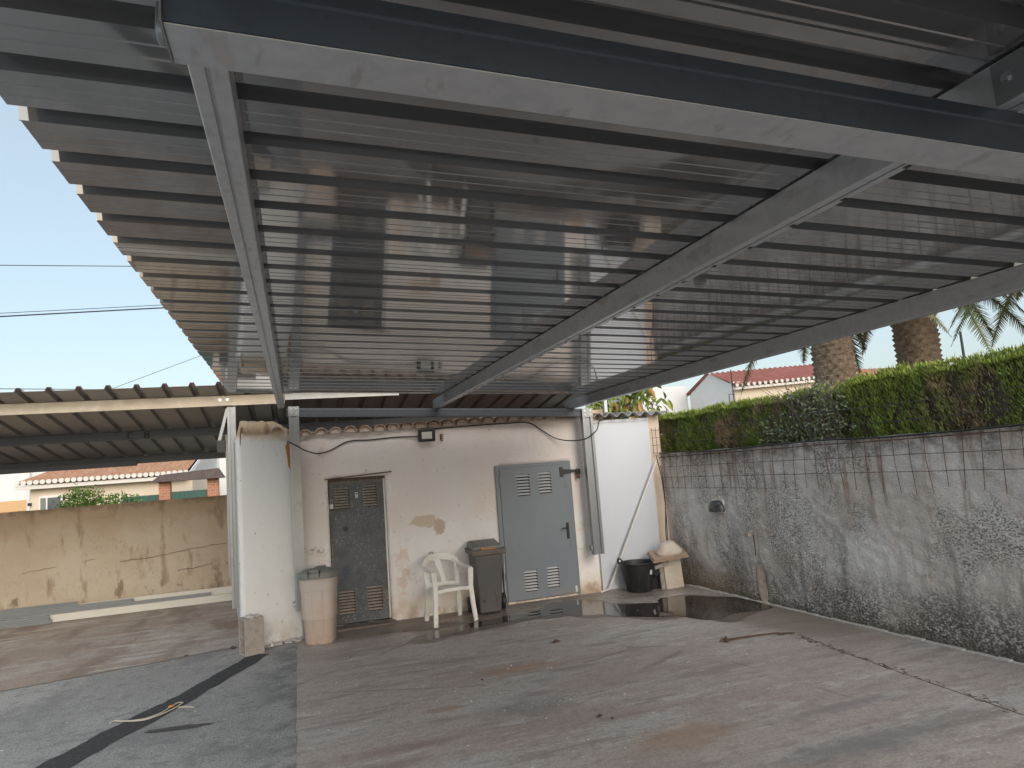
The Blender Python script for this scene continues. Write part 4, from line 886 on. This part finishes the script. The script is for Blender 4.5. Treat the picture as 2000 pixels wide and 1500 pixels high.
# ------------------------------------------------------------------ litter on the floor
cable('string', [(-1.65,7.17,.012),(-1.60,7.22,.012),(-1.50,7.14,.012),(-1.36,7.10,.012),(-1.25,7.18,.012),(-1.17,7.28,.012),(-1.12,7.38,.014),(-1.10,7.45,.012),(-1.15,7.47,.012),(-1.19,7.38,.012),(-1.26,7.22,.012),(-1.38,7.13,.012),(-1.55,7.17,.012),(-1.63,7.23,.012)], .0055, 'pale looped string across the dark trench strip', 'string', m_string)
b = MB(); b.lathe([(0,0),(.02,.003),(.022,.011),(.012,.018),(0,.02)], 10, Mx=Matrix.Translation((-1.19,7.38,.006)), sx=1.3, sy=.8); tag(b.build('orange_tag', m_orange, smooth=True), 'small orange tag tied to the string', 'tag')
b = MB(); b.tube([(-1.12,7.33,.01),(-1.02,7.28,.01),(-.98,7.24,.01)], .006, 5); tag(b.build('stick', m_string), 'short pale stick beside the string loop', 'stick')
st = empty('palm_stalk', (4.5,6.42,.02), 'dry brown palm stalk lying on the concrete near the stucco wall', 'stalk')
b = MB(); b.tube([(4.22,6.48,.02),(4.45,6.47,.022),(4.65,6.45,.02),(4.80,6.42,.022),(4.86,6.36,.02)], .011, 6, r1=.006); b.build('stem', m_litter, st, smooth=True)
b = MB(); rl = random.Random(9)
for i in range(22):
    a = rl.uniform(0,6.28); r_ = rl.uniform(.02,.075); b.tube([(4.20,6.47,.02),(4.20+r_*math.cos(a)*.6,6.47+r_*math.sin(a)*.6,.04+rl.random()*.02),(4.20+r_*math.cos(a),6.47+r_*math.sin(a),.012)], .005, 4)
for i in range(10):
    x = 4.76+rl.random()*.14; b.tube([(x,6.40,.015),(x+rl.uniform(-.03,.06),6.36+rl.uniform(-.05,.05),.02)], .005, 4)
b.build('tuft', m_litter, st)
b = MB()
for i in range(110):
    f = rl.random(); x = 4.93-.14*f+rl.gauss(0,.035); y = 6.2-2.4*f+rl.gauss(0,.02); L_ = rl.uniform(.008,.03)*(1.2-.6*f); a = rl.gauss(1.6,.5)
    b.box(-L_,L_,-.0018,.0018,0,.003,Matrix.Translation((x,y,.0065)) @ Matrix.Rotation(a,4,'Z'))
tag(b.build('needle_litter', m_litter), 'dry needles gathered along the floor joint by the stucco wall', 'litter', kind='stuff')
b = MB(); b.tube([(4.98,6.3,.007),(4.86,5.4,.007),(4.81,4.6,.007),(4.76,3.7,.007),(4.7,2.6,.007)], .0032, 4); struct(b.build('floor_joint', m_litter))
b = MB(); b.add([(-.07,0,.02),(-.02,.03,.012),(.02,.045,.03),(.07,.0,.01),(.02,-.015,.012),(-.02,-.02,.01)], [(0,1,2,5),(2,3,4,5)], Matrix.Translation((2.67,7.45,.006))); tag(b.build('dry_leaf', m_litter), 'curled dry brown leaf in the middle of the concrete floor', 'leaf')
b = MB()
for i in range(150):
    x, y = rl.uniform(-2.5,4.6), rl.uniform(3.8,9.0); s_ = rl.uniform(.002,.006)
    if x < 0 and rl.random() < .3: continue
    b.box(-s_*1.5,s_*1.5,-s_,s_,0,s_*.8,Matrix.Translation((x,y,.0066 if x > -.05 else .001)) @ Matrix.Rotation(rl.uniform(0,3),4,'Z'))
tag(b.build('grit', m_rubble), 'scattered pale grit and chips on the concrete floor', 'grit', kind='stuff')
b = MB()
for (x,y,s_) in ((-.83,9.53,.03),(-.62,9.62,.02),(-1.35,9.46,.016),(.5,8.2,.010),(2.18,5.2,.02),(2.25,5.12,.012),(1.6,6.6,.012)):
    b.box(-s_*1.4,s_*1.4,-s_*.7,s_*.7,0,s_*.5,Matrix.Translation((x,y,.008)) @ Matrix.Rotation(x*9,4,'Z'))
tag(b.build('stone_chips', m_litter, bevel=.003), 'few darker stone chips along the slab edges', 'stones', kind='stuff')

# ------------------------------------------------------------------ vegetation
def leaves(pts, fn): 
    b = MB()
    for p in pts: fn(b, p)
    return b
def hedge(name, y0, y1, ztop, label, seed, x0=5.98, x1=6.75):
    h = empty(name, ((x0+x1)/2, (y0+y1)/2, 0), label, 'hedge'); r = random.Random(seed)
    zt = lambda y: ztop(y)
    b = MB(); ys = lin(y0+.08,y1-.08,.3)+[y1-.08]
    for i in range(len(ys)-1):
        a, c_ = ys[i], ys[i+1]; b.hexa([(x0+.10,a,0),(x1-.1,a,0),(x1-.1,c_,0),(x0+.1,c_,0),(x0+.10,a,zt(a)-.10),(x1-.1,a,zt(a)-.10),(x1-.1,c_,zt(c_)-.10),(x0+.1,c_,zt(c_)-.10)])
    b.build('twig_core', m_hedgein, h)
    b = MB(); vs = b.v; fs = b.f
    def tuft(p, d, L, wd):
        d = d.normalized(); s_ = d.cross(Vector((r.gauss(0,1),r.gauss(0,1),r.gauss(0,1)))).normalized()*wd; o = len(vs)
        tip = p+d*L; vs.extend([tuple(p-s_*.4),tuple(p+d*L*.5-s_),tuple(tip),tuple(p+d*L*.5+s_),tuple(p+s_*.4)]); fs.append([o,o+1,o+2,o+3,o+4])
    nF = int((y1-y0)*9500)
    for i in range(nF):
        y = r.uniform(y0,y1); z_ = r.uniform(1.75,zt(y)); q = mnoise.noise(Vector((y*2.2,z_*2.2,seed))); dx = .06*q+.045*mnoise.noise(Vector((y*8,z_*5,seed)))
        if mnoise.noise(Vector((y*5.5,z_*2.0,seed+9))) > .22 and r.random() < .85: continue
        tuft(Vector((x0+.06+dx+r.uniform(0,.08),y,z_)), Vector((-.45+r.gauss(0,.3),r.gauss(0,.3),1.0)), r.uniform(.03,.075), r.uniform(.004,.008))
    for i in range(int((y1-y0)*4200)):
        y = r.uniform(y0,y1); x = r.uniform(x0+.02,x1)
        tuft(Vector((x,y,zt(y)-.08+.03*mnoise.noise(Vector((x*5,y*5,1))))), Vector((r.gauss(0,.35),r.gauss(0,.35),1)), r.uniform(.03,.08), r.uniform(.004,.008))
    for yy in (y0,y1):
        for i in range(700):
            z_ = r.uniform(1.6,zt(yy)); tuft(Vector((r.uniform(x0,x1),yy+r.uniform(-.04,.04),z_)), Vector((r.gauss(0,.4),(-1 if yy==y0 else 1)*.5,1)), .09, .010)
    for i in range(int((y1-y0)*60)):
        y = r.uniform(y0,y1); x = r.uniform(x0+.02,x1); tuft(Vector((x,y,zt(y)-.04)), Vector((r.gauss(0,.3),r.gauss(0,.3),1)), r.uniform(.08,.17), .004)
    b.build('foliage', m_hedge, h)
    return h
hedge('hedge', 2.6, 6.55, lambda y: 2.69+.02*math.sin(y*2.3)-.16*max(0,(y-5.9)/.65)**2, 'taller clipped hedge with brown patches nearest on the right', 1)
hedge('hedge', 6.75, 10.7, lambda y: 2.64+.015*math.sin(y*3.1), 'clipped hedge at the far end behind the stucco wall', 2)
def leafcloud(name, m, c, rad, n, L, wd, par, seed, droop=0):
    r = random.Random(seed); b = MB(); vs, fs = b.v, b.f
    for i in range(n):
        d = Vector((r.gauss(0,1),r.gauss(0,1),r.gauss(0,1))).normalized(); q = r.random()**.45*(1+.45*mnoise.noise(d*2+Vector((seed,0,0))))
        p = Vector((c[0]+d.x*rad[0]*q,c[1]+d.y*rad[1]*q,c[2]+d.z*rad[2]*q))
        if mnoise.noise(p*4/max(rad)+Vector((seed,2,0))) < -.28: continue
        t = (d*.5+Vector((r.gauss(0,.6),r.gauss(0,.6),r.gauss(0,.6)-droop))).normalized(); s_ = t.cross(Vector((r.gauss(0,1),r.gauss(0,1),r.gauss(0,1)))).normalized(); l = L*r.uniform(.6,1.3); o = len(vs)
        vs.extend([tuple(p),tuple(p+t*l*.5-s_*wd),tuple(p+t*l),tuple(p+t*l*.5+s_*wd)]); fs.append([o,o+1,o+2,o+3])
    return b.build(name, m, par)
# grey-green climbing shrub between the two hedges
sh = empty('climbing_shrub', (5.98, 6.75, 0), 'loose grey green shrub spilling over between the two hedges', 'shrub')
leafcloud('foliage', m_shrubg, (5.98,6.62,2.30), (.13,.40,.38), 850, .055, .013, sh, 3); leafcloud('foliage', m_shrubg, (5.92,7.25,2.18), (.10,.55,.22), 520, .055, .012, sh, 4); leafcloud('foliage', m_shrubg, (6.05,6.9,2.62), (.2,.45,.18), 200, .06, .011, sh, 5)
b = MB(); r5 = random.Random(5)
for i in range(30):
    y = 6.3+r5.random()*.6; b.tube([(6.05,y,.2),(6.0,y+r5.uniform(-.1,.1),1.9),(5.93,y+r5.uniform(-.25,.5),2.3),(5.98,y+r5.uniform(-.3,.9),2.62+r5.random()*.25)], .009, 5, r1=.003)
b.build('stem', m_bark, sh)
# palms
def palm(loc, r0, htop, label, seed, fr):
    p = empty('palm_tree', loc, label, 'palm', 'palms behind the hedge'); r = random.Random(seed); x, y, z0 = loc
    b = MB(); n = 72; H_ = htop; nz = int(H_/.022); vs = []; fs = []
    for j in range(nz+1):
        z_ = H_*j/nz
        for k in range(n):
            a = 2*math.pi*k/n; u = a/(2*math.pi)*13; v = z_/.105
            i_ = math.floor(v); f = v-i_; off = .5*(i_ % 2); q = abs(((u+off) % 1)-.5)*2     # leaf-base scales
            scale = max(0, 1-q*.9)*(f**1.6)
            rr = r0*(1-.05*z_/H_)*(1+.02*mnoise.noise(Vector((a*2,z_,seed)))) + .065*scale - .02
            vs.append((x+rr*math.cos(a), y+rr*math.sin(a), z0+z_+.02*math.sin(q*3)))
    for j in range(nz):
        for k in range(n): fs.append([j*n+k,j*n+(k+1)%n,(j+1)*n+(k+1)%n,(j+1)*n+k])
    b.add(vs,fs).build('trunk', m_trunk, p, smooth=30)
    # skirt of old leaf bases below the crown
    b = MB()
    for i in range(26):
        a = r.uniform(0,6.28); z_ = H_-.55+r.random()*.5; c_, s_ = math.cos(a), math.sin(a)
        b.sweep([(x+r0*c_,y+r0*s_,z0+z_),(x+(r0+.08)*c_,y+(r0+.08)*s_,z0+z_+.18),(x+(r0+.2)*c_,y+(r0+.2)*s_,z0+z_+.42)], lambda t: .10-.06*t, .03, (-s_,c_,0))
    b.build('leaf_base', m_trunk, p)
    for i in range(fr):
        a = 2*math.pi*i/fr*2.4+r.uniform(-.2,.2); el = R(r.uniform(-8,68)); Lf = r.uniform(2.4,3.1); c_, s_ = math.cos(a), math.sin(a); pts = []
        for k in range(15):
            t = k/14; rad = r0*.5+Lf*t*math.cos(el)*(1-.15*t); zz = z0+H_+.05+Lf*t*math.sin(el)-1.9*t*t*(.55+.45*math.cos(el)); pts.append(Vector((x+rad*c_,y+rad*s_,zz)))
        b = MB(); b.tube(pts, .025, 5, r1=.005); side = Vector((-s_,c_,0))
        for k in range(1,15):
            for sub in range(6):
                t = (k-1+sub/6)/14; q = pts[k-1].lerp(pts[k], sub/6); tg = (pts[k]-pts[k-1]).normalized()
                for sg in (-1,1):
                    l = .42*math.sin(math.pi*min(1,t*.9+.12))**.6; d = (side*sg*.75+tg*.55+Vector((0,0,-.25+r.gauss(0,.12)))).normalized(); e1 = q+d*l; wv = tg*.024; o = len(b.v)
                    b.v.extend([tuple(q-wv),tuple(q+wv),tuple(e1)]); b.f.append([o,o+1,o+2])
        b.build('frond', m_frond, p)
    return p
palm((10.30,11.0,0), .40, 5.1, 'thick palm trunk nearest the red roof behind the hedge', 11, 22)
palm((12.28,10.8,0), .42, 5.4, 'second palm right of the gap with hanging fronds', 12, 22)
palm((13.4,8.1,0), .40, 5.3, 'palm showing only drooping fronds at the right edge', 13, 22)
# broad-leaved fruit tree behind the lean-to
tr = empty('fruit_tree', (6.3, 12.0, 0), 'broad leaved fruit tree with yellowing leaves above the lean-to roof', 'tree')
b = MB(); b.tube([(6.6,12.6,0),(6.55,12.5,1.4),(6.5,12.4,2.2)], .07, 8, r1=.05); r6 = random.Random(6)
for i in range(9): b.tube([(6.5,12.4,2.1),(6.3+r6.uniform(-.5,.5),12.1,2.6),(6.3+r6.uniform(-.9,.8),12.0+r6.uniform(-.3,.3),3.0+r6.random()*.45)], .02, 5, r1=.006)
b.build('trunk', m_bark, tr)
lf0 = None
for i in range(290):
    x = 5.3+1.6*r6.random()**1.15; z_ = 2.7+(.35+.4*(x-5.3)/1.6)*r6.random(); y = 12.0+r6.uniform(-.35,.35)
    if lf0 is None:
        b = MB(); b.add([(0,0,0),(.03,.05,.006),(.036,.11,.0),(0,.19,-.03),(-.036,.11,.0),(-.03,.05,.006),(0,.05,-.006),(0,.11,-.012)], [(0,1,6),(1,2,7,6),(2,3,7),(3,4,7),(4,5,6,7),(5,0,6)])
        me = b.build('leaf', m_leaf, None); me.parent = tr; lf0 = me; o = me
    else: o = lf0.copy(); COL.objects.link(o); o.parent = tr
    o.location = Vector((x,y,z_)) - Vector(tr.location); o.rotation_euler = (R(r6.uniform(-110,10)), R(r6.uniform(-40,40)), R(r6.uniform(0,360))); s_ = r6.uniform(1.0,1.6); o.scale = (s_,s_,s_)

# ------------------------------------------------------------------ houses on the right
def tiled(b, f, nu, nv, amp, nwave):   # corrugated tile surface: f(u,v)->Vector, waves across u
    vs = []; fs = []
    n = nwave*4
    for i in range(n+1):
        for j in range(nv+1):
            p = f(i/n, j/nv); vs.append((p[0],p[1],p[2]+amp*math.cos(i*math.pi/2)+ (.03*((j % 2))*0)))
    for i in range(n):
        for j in range(nv): a = i*(nv+1)+j; fs.append([a,a+1,a+nv+2,a+nv+1])
    return b.add(vs,fs)
hr = empty('red_roof_house', (15.5, 20, 0), 'cream house with dark red tiled roof beyond the hedge', 'house')
HX0, HX1, HY, HD, HE, HRZ = 12.95, 17.4, 18.0, 1.25, 3.92, 4.50
hs = lambda x: .045*(x-HX0)
MB().box(HX0,HX1,HY,HY+HD*2,0,HE).build('wall', m_housecream, hr)
b = MB(); b.add([(HX0-.003,HY,HE),(HX0-.003,HY+HD*2,HE),(HX0-.003,HY+HD,HRZ-.03),(HX0+.2,HY,HE),(HX0+.2,HY+HD*2,HE),(HX0+.2,HY+HD,HRZ-.03)], [(0,1,2),(3,5,4),(0,3,4,1),(1,4,5,2),(2,5,3,0)]); b.build('gable', m_housewhite, hr)
MB().box(HX0-.012,HX0-.004,HY+.01,HY+HD*2,0,HE).build('gable_render', m_housewhite, hr)
b = MB(); tiled(b, lambda u,v: (HX0-.1+(HX1-HX0+.1)*u, HY-.22+(HD+.22)*v, HE-.02+(HRZ-HE)*v+hs(HX0+(HX1-HX0)*u)), 1, 8, .03, 22); rf = b.build('roof', m_roofred, hr, smooth=True)
b = MB(); tiled(b, lambda u,v: (HX0-.1+(HX1-HX0+.1)*u, HY+HD*2+.2-(HD+.2)*v, HE-.02+(HRZ-HE)*v+hs(HX0+(HX1-HX0)*u)), 1, 8, .03, 22); b.build('rear_roof', m_roofred, hr, smooth=True)
te = None
for k in range(23):
    x = HX0-.06+k*(HX1-HX0+.1)/22
    if te is None: b = MB(); b.disc((x,HY-.225,HE-.02), .055, 10, 'y', .03); te = b.build('eave_tile', m_tileend, hr); x00 = x
    else: copy(te, hr, (x-x00,0,hs(x)-hs(x00)))
MB().hexa([(HX0-.1,HY-.2,HE-.15),(HX1,HY-.2,HE-.15+hs(HX1)),(HX1,HY-.004,HE-.15+hs(HX1)),(HX0-.1,HY-.004,HE-.15),(HX0-.1,HY-.2,HE-.075),(HX1,HY-.2,HE-.075+hs(HX1)),(HX1,HY-.004,HE-.075+hs(HX1)),(HX0-.1,HY-.004,HE-.075)]).build('eave_board', m_tileend, hr)
MB().box(HX0+.01,HX1,HY+.05,HY+HD*2-.05,HE,HE+.12).build('upper_wall', m_housecream, hr)
wd_ = MB().box(13.5,14.4,HY-.03,HY+.1,2.5,3.40).build('window', m_housewhite, hr); MB().box(13.56,14.34,HY-.036,HY-.031,2.55,3.34).build('pane', m_window, wd_)
lw = empty('white_annex', (11.8, 19.5, 0), 'low white annex with tiled edge left of the red roof', 'house')
MB().box(9.6,12.9,17.2,20.5,0,2.92).build('wall', m_housecream, lw); b = MB(); tiled(b, lambda u,v: (9.5+3.4*u,17.0+2.6*v,2.93+.25*v), 1, 4, .03, 18); b.build('roof', m_tileend, lw, smooth=True)
MB().box(11.9,12.3,16.6,17.0,2.6,3.25).build('air_conditioner', m_galv, lw)
th = MB().box(11.0,12.9,20.6,25,0,4.25); lw2 = th.build('tall_house', m_housewhite); tag(lw2, 'white house block behind the fruit tree', 'house')
b = MB(); b.tube([(12.86,17.95,3.05),(12.86,17.95,4.4)], .02, 6); b.tube([(12.86,17.95,3.65),(12.70,17.95,3.65),(12.70,17.95,3.35)], .015, 6); tag(b.build('drain_pipe', m_rust), 'thin rusty pipe at the corner of the red roofed house', 'pipe')
ho = empty('orange_roof_house', (23, 19.5, 0), 'far house with patchy orange roof between the palms', 'house')
MB().box(18.6,27,20,25,0,4.1).build('wall', m_housewhite, ho); b = MB(); tiled(b, lambda u,v: (18.3+8.9*u,19.6+2.6*v,4.05+.75*v), 1, 6, .04, 36); b.build('roof', m_rooforange, ho, smooth=True)
MB().box(23.3,24.0,20.5,21.2,4.1,4.95).build('chimney', m_housewhite, ho); MB().box(18.6,22.2,18.6,19.4,3.5,4.05).build('porch', m_door, ho)
sl_ = empty('street_lamp', (21.9, 17.5, 0), 'thin dark street lamp post beyond the hedge', 'street lamp')
b = MB(); b.tube([(21.9,17.5,0),(21.9,17.5,5.4)], .06, 8, r1=.04); b.build('pole', m_wire, sl_); b = MB(); b.tube([(21.9,17.5,4.25),(21.4,17.5,4.38),(20.6,17.5,4.33)], .03, 6); b.build('arm', m_wire, sl_)

# ------------------------------------------------------------------ houses on the left
hl = empty('tiled_house', (-5, 23, 0), 'cream house with pale terracotta tiled roof beyond the tan wall', 'house')
Y0 = 21.0; f21 = Y0/22
def LP(x, z_): return (x*f21, 2+(z_-2)*f21)
ex0, ex1 = -7.3*f21, -3.05*f21; ez = 2.44
MB().box(ex0+.25,-2.8,Y0+.3,Y0+6,-.5,ez-.03).build('wall', m_housecream, hl)
b = MB(); tiled(b, lambda u,v: (ex0+(ex1-ex0)*u+ (2.2*v if u < .34 else 0)*(1-u/.34) + .45*v*u, Y0+3.2*v, ez+.03+1.15*v), 1, 10, .035, 29); b.build('roof', m_rooftile, hl, smooth=True)
b = MB(); b.add([(ex0,Y0,ez),(ex0,Y0+6.4,ez),(ex0+2.2,Y0+3.2,ez+1.16)], [(0,1,2)]); b.add([(ex0,Y0+6.4,ez),(ex1,Y0+6.4,ez),(ex1+.45,Y0+3.2,ez+1.16),(ex0+2.2,Y0+3.2,ez+1.16)], [(0,1,2,3)]); b.build('rear_roof', m_rooftile, hl)
b = MB(); b.hexa([(ex1+.02,Y0+.02,ez-.05),(ex1+.10,Y0+.02,ez-.05),(ex1+.10,Y0+6.3,ez-.05),(ex1+.02,Y0+6.3,ez-.05),(ex1+.02,Y0+.02,ez+.0),(ex1+.10,Y0+.02,ez+.06),(ex1+.56,Y0+3.2,ez+1.24),(ex1+.46,Y0+3.2,ez+1.24)]); b.build('gable_wall', m_housewhite, hl)
te = None
for k in range(29):
    x = ex0+.06+k*(ex1-ex0-.06)/28
    if te is None: b = MB(); b.disc((x,Y0-.02,ez+.045), .062, 12, 'y', .05); te = b.build('eave_tile', m_tileend, hl); x00 = x
    else: copy(te, hl, (x-x00,0,0))
MB().box(ex0,ex1,Y0-.0,Y0+.298,ez-.13,ez-.032).build('eave_board', m_tileend, hl)
wn = MB().box(-6.5,-5.95,Y0+.22,Y0+.33,1.2,2.12).build('window', m_housewhite, hl); MB().box(-6.30,-6.0,Y0+.21,Y0+.218,1.25,2.06).build('pane', m_window, wn); MB().box(-6.46,-6.34,Y0+.205,Y0+.218,1.25,2.06).build('shutter', m_lid, wn)
MB().box(-6.75,-6.68,Y0+.2,Y0+.295,1.88,1.96).build('vent', m_black, hl)
wh = empty('white_house', (-9.5, 26, 0), 'white house with orange lower band at the left edge', 'house')
MB().box(-14,-7.6,25.5,30,-.5,3.05).build('wall', m_housewhite, wh); MB().box(-14,-7.6,25.42,25.495,-.5,2.06).build('band', m_houseorange, wh); b = MB(); b.tube([(-8.05,25.36,-.5),(-8.05,25.36,3.0)], .05, 8); b.build('downpipe', m_housewhite, wh)
b = MB(); b.box(-2.75,6,28,32,-.5,3.5); tag(b.build('white_gable_house', m_housewhite), 'white house wall between tiled roof and shed', 'house')
# brick pillars, gate roof, green panels
gt = empty('entrance_gate', (-2.7, 19.5, 0), 'brick gate piers with dark little roof and green gate panels', 'gate')
GY = 19.5; g = GY/22
def pier(x0, x1):
    MB().box(x0+.01,x1-.01,GY+.01,GY+.30,-.5,2.28).build('pier_core', m_joint, gt)
    first = None; bw = (x1-x0-.012)/2
    for row in range(14):
        zz = 1.30+row*.068
        for k in range(2 if row % 2 == 0 else 3):
            a, c_ = (x0+k*(bw+.012), x0+k*(bw+.012)+bw) if row % 2 == 0 else [(x0,x0+bw*.5),(x0+bw*.5+.012,x1-bw*.5-.012),(x1-bw*.5,x1)][k]
            MB().box(a,c_,GY-.004,GY+.1,zz,zz+.055).build('brick', m_brick, gt)
pier(-3.78*g,-3.48*g); pier(-2.50*g,-2.20*g)
b = MB(); b.hexa([(-3.95*g,GY-.25,2.24),(-2.05*g,GY-.25,2.24),(-2.05*g,GY+.6,2.24),(-3.95*g,GY+.6,2.24),(-3.75*g,GY+.02,2.42),(-2.2*g,GY+.02,2.50),(-2.2*g,GY+.3,2.50),(-3.75*g,GY+.3,2.42)]); b.build('roof', m_slate, gt)
k = 0; x = -3.47*g
while x < -2.52*g:
    MB().box(x,min(x+.098,-2.51*g),GY+.1,GY+.13,-.4,1.97).build('panel_slat', m_green, gt); x += .102
gf = empty('green_fence', (-4.2, 19.8, 0), 'green sheet fence left of the brick gate', 'fence')
x = -4.75*g
while x < -3.82*g: MB().box(x,x+.098,GY+.2,GY+.23,-.4,1.93).build('fence_slat', m_green, gf); x += .102
bs = empty('green_shrub', (-4.9, 19.0, 0), 'bright green bush in front of the tiled house', 'shrub')
leafcloud('foliage', m_shrub, (-4.95,18.9,1.75), (.50,.4,.52), 2600, .075, .022, bs, 21); leafcloud('foliage', m_shrub, (-4.3,18.9,1.70), (.70,.4,.32), 1900, .075, .022, bs, 22); leafcloud('foliage', m_shrub, (-5.2,18.9,1.5), (.35,.4,.35), 900, .075, .022, bs, 23)
b = MB(); b.tube([(-5,18.9,-.2),(-5,18.9,1.4)], .06, 6); b.build('stem', m_bark, bs)
# overhead wires
def span(x0,y0,z0,x1,y1,z1,sag,r_,label):
    cable('overhead_wire', [(x0+(x1-x0)*t,y0+(y1-y0)*t,z0+(z1-z0)*t-sag*4*t*(1-t)) for t in [i/8 for i in range(9)]], r_, label, 'wire', m_wire, 5, 2)
span(-30,18,7.24,26,18,7.66,.0,.010,'highest thin wire crossing the sky at upper left')
span(-30,18,4.83,26,18,8.1,.0,.017,'thick dark wire of the middle pair in the left sky')
span(-30,18,4.95,26,18,8.12,.0,.008,'thin wire just above the thick one in the left sky')
span(-12,18,1.4,10,18,9.9,.0,.006,'faint wire slanting up behind the carport roof')
span(-30,18,5.66,10,18,3.8,.0,.009,'low wire just over the rear carport roof')
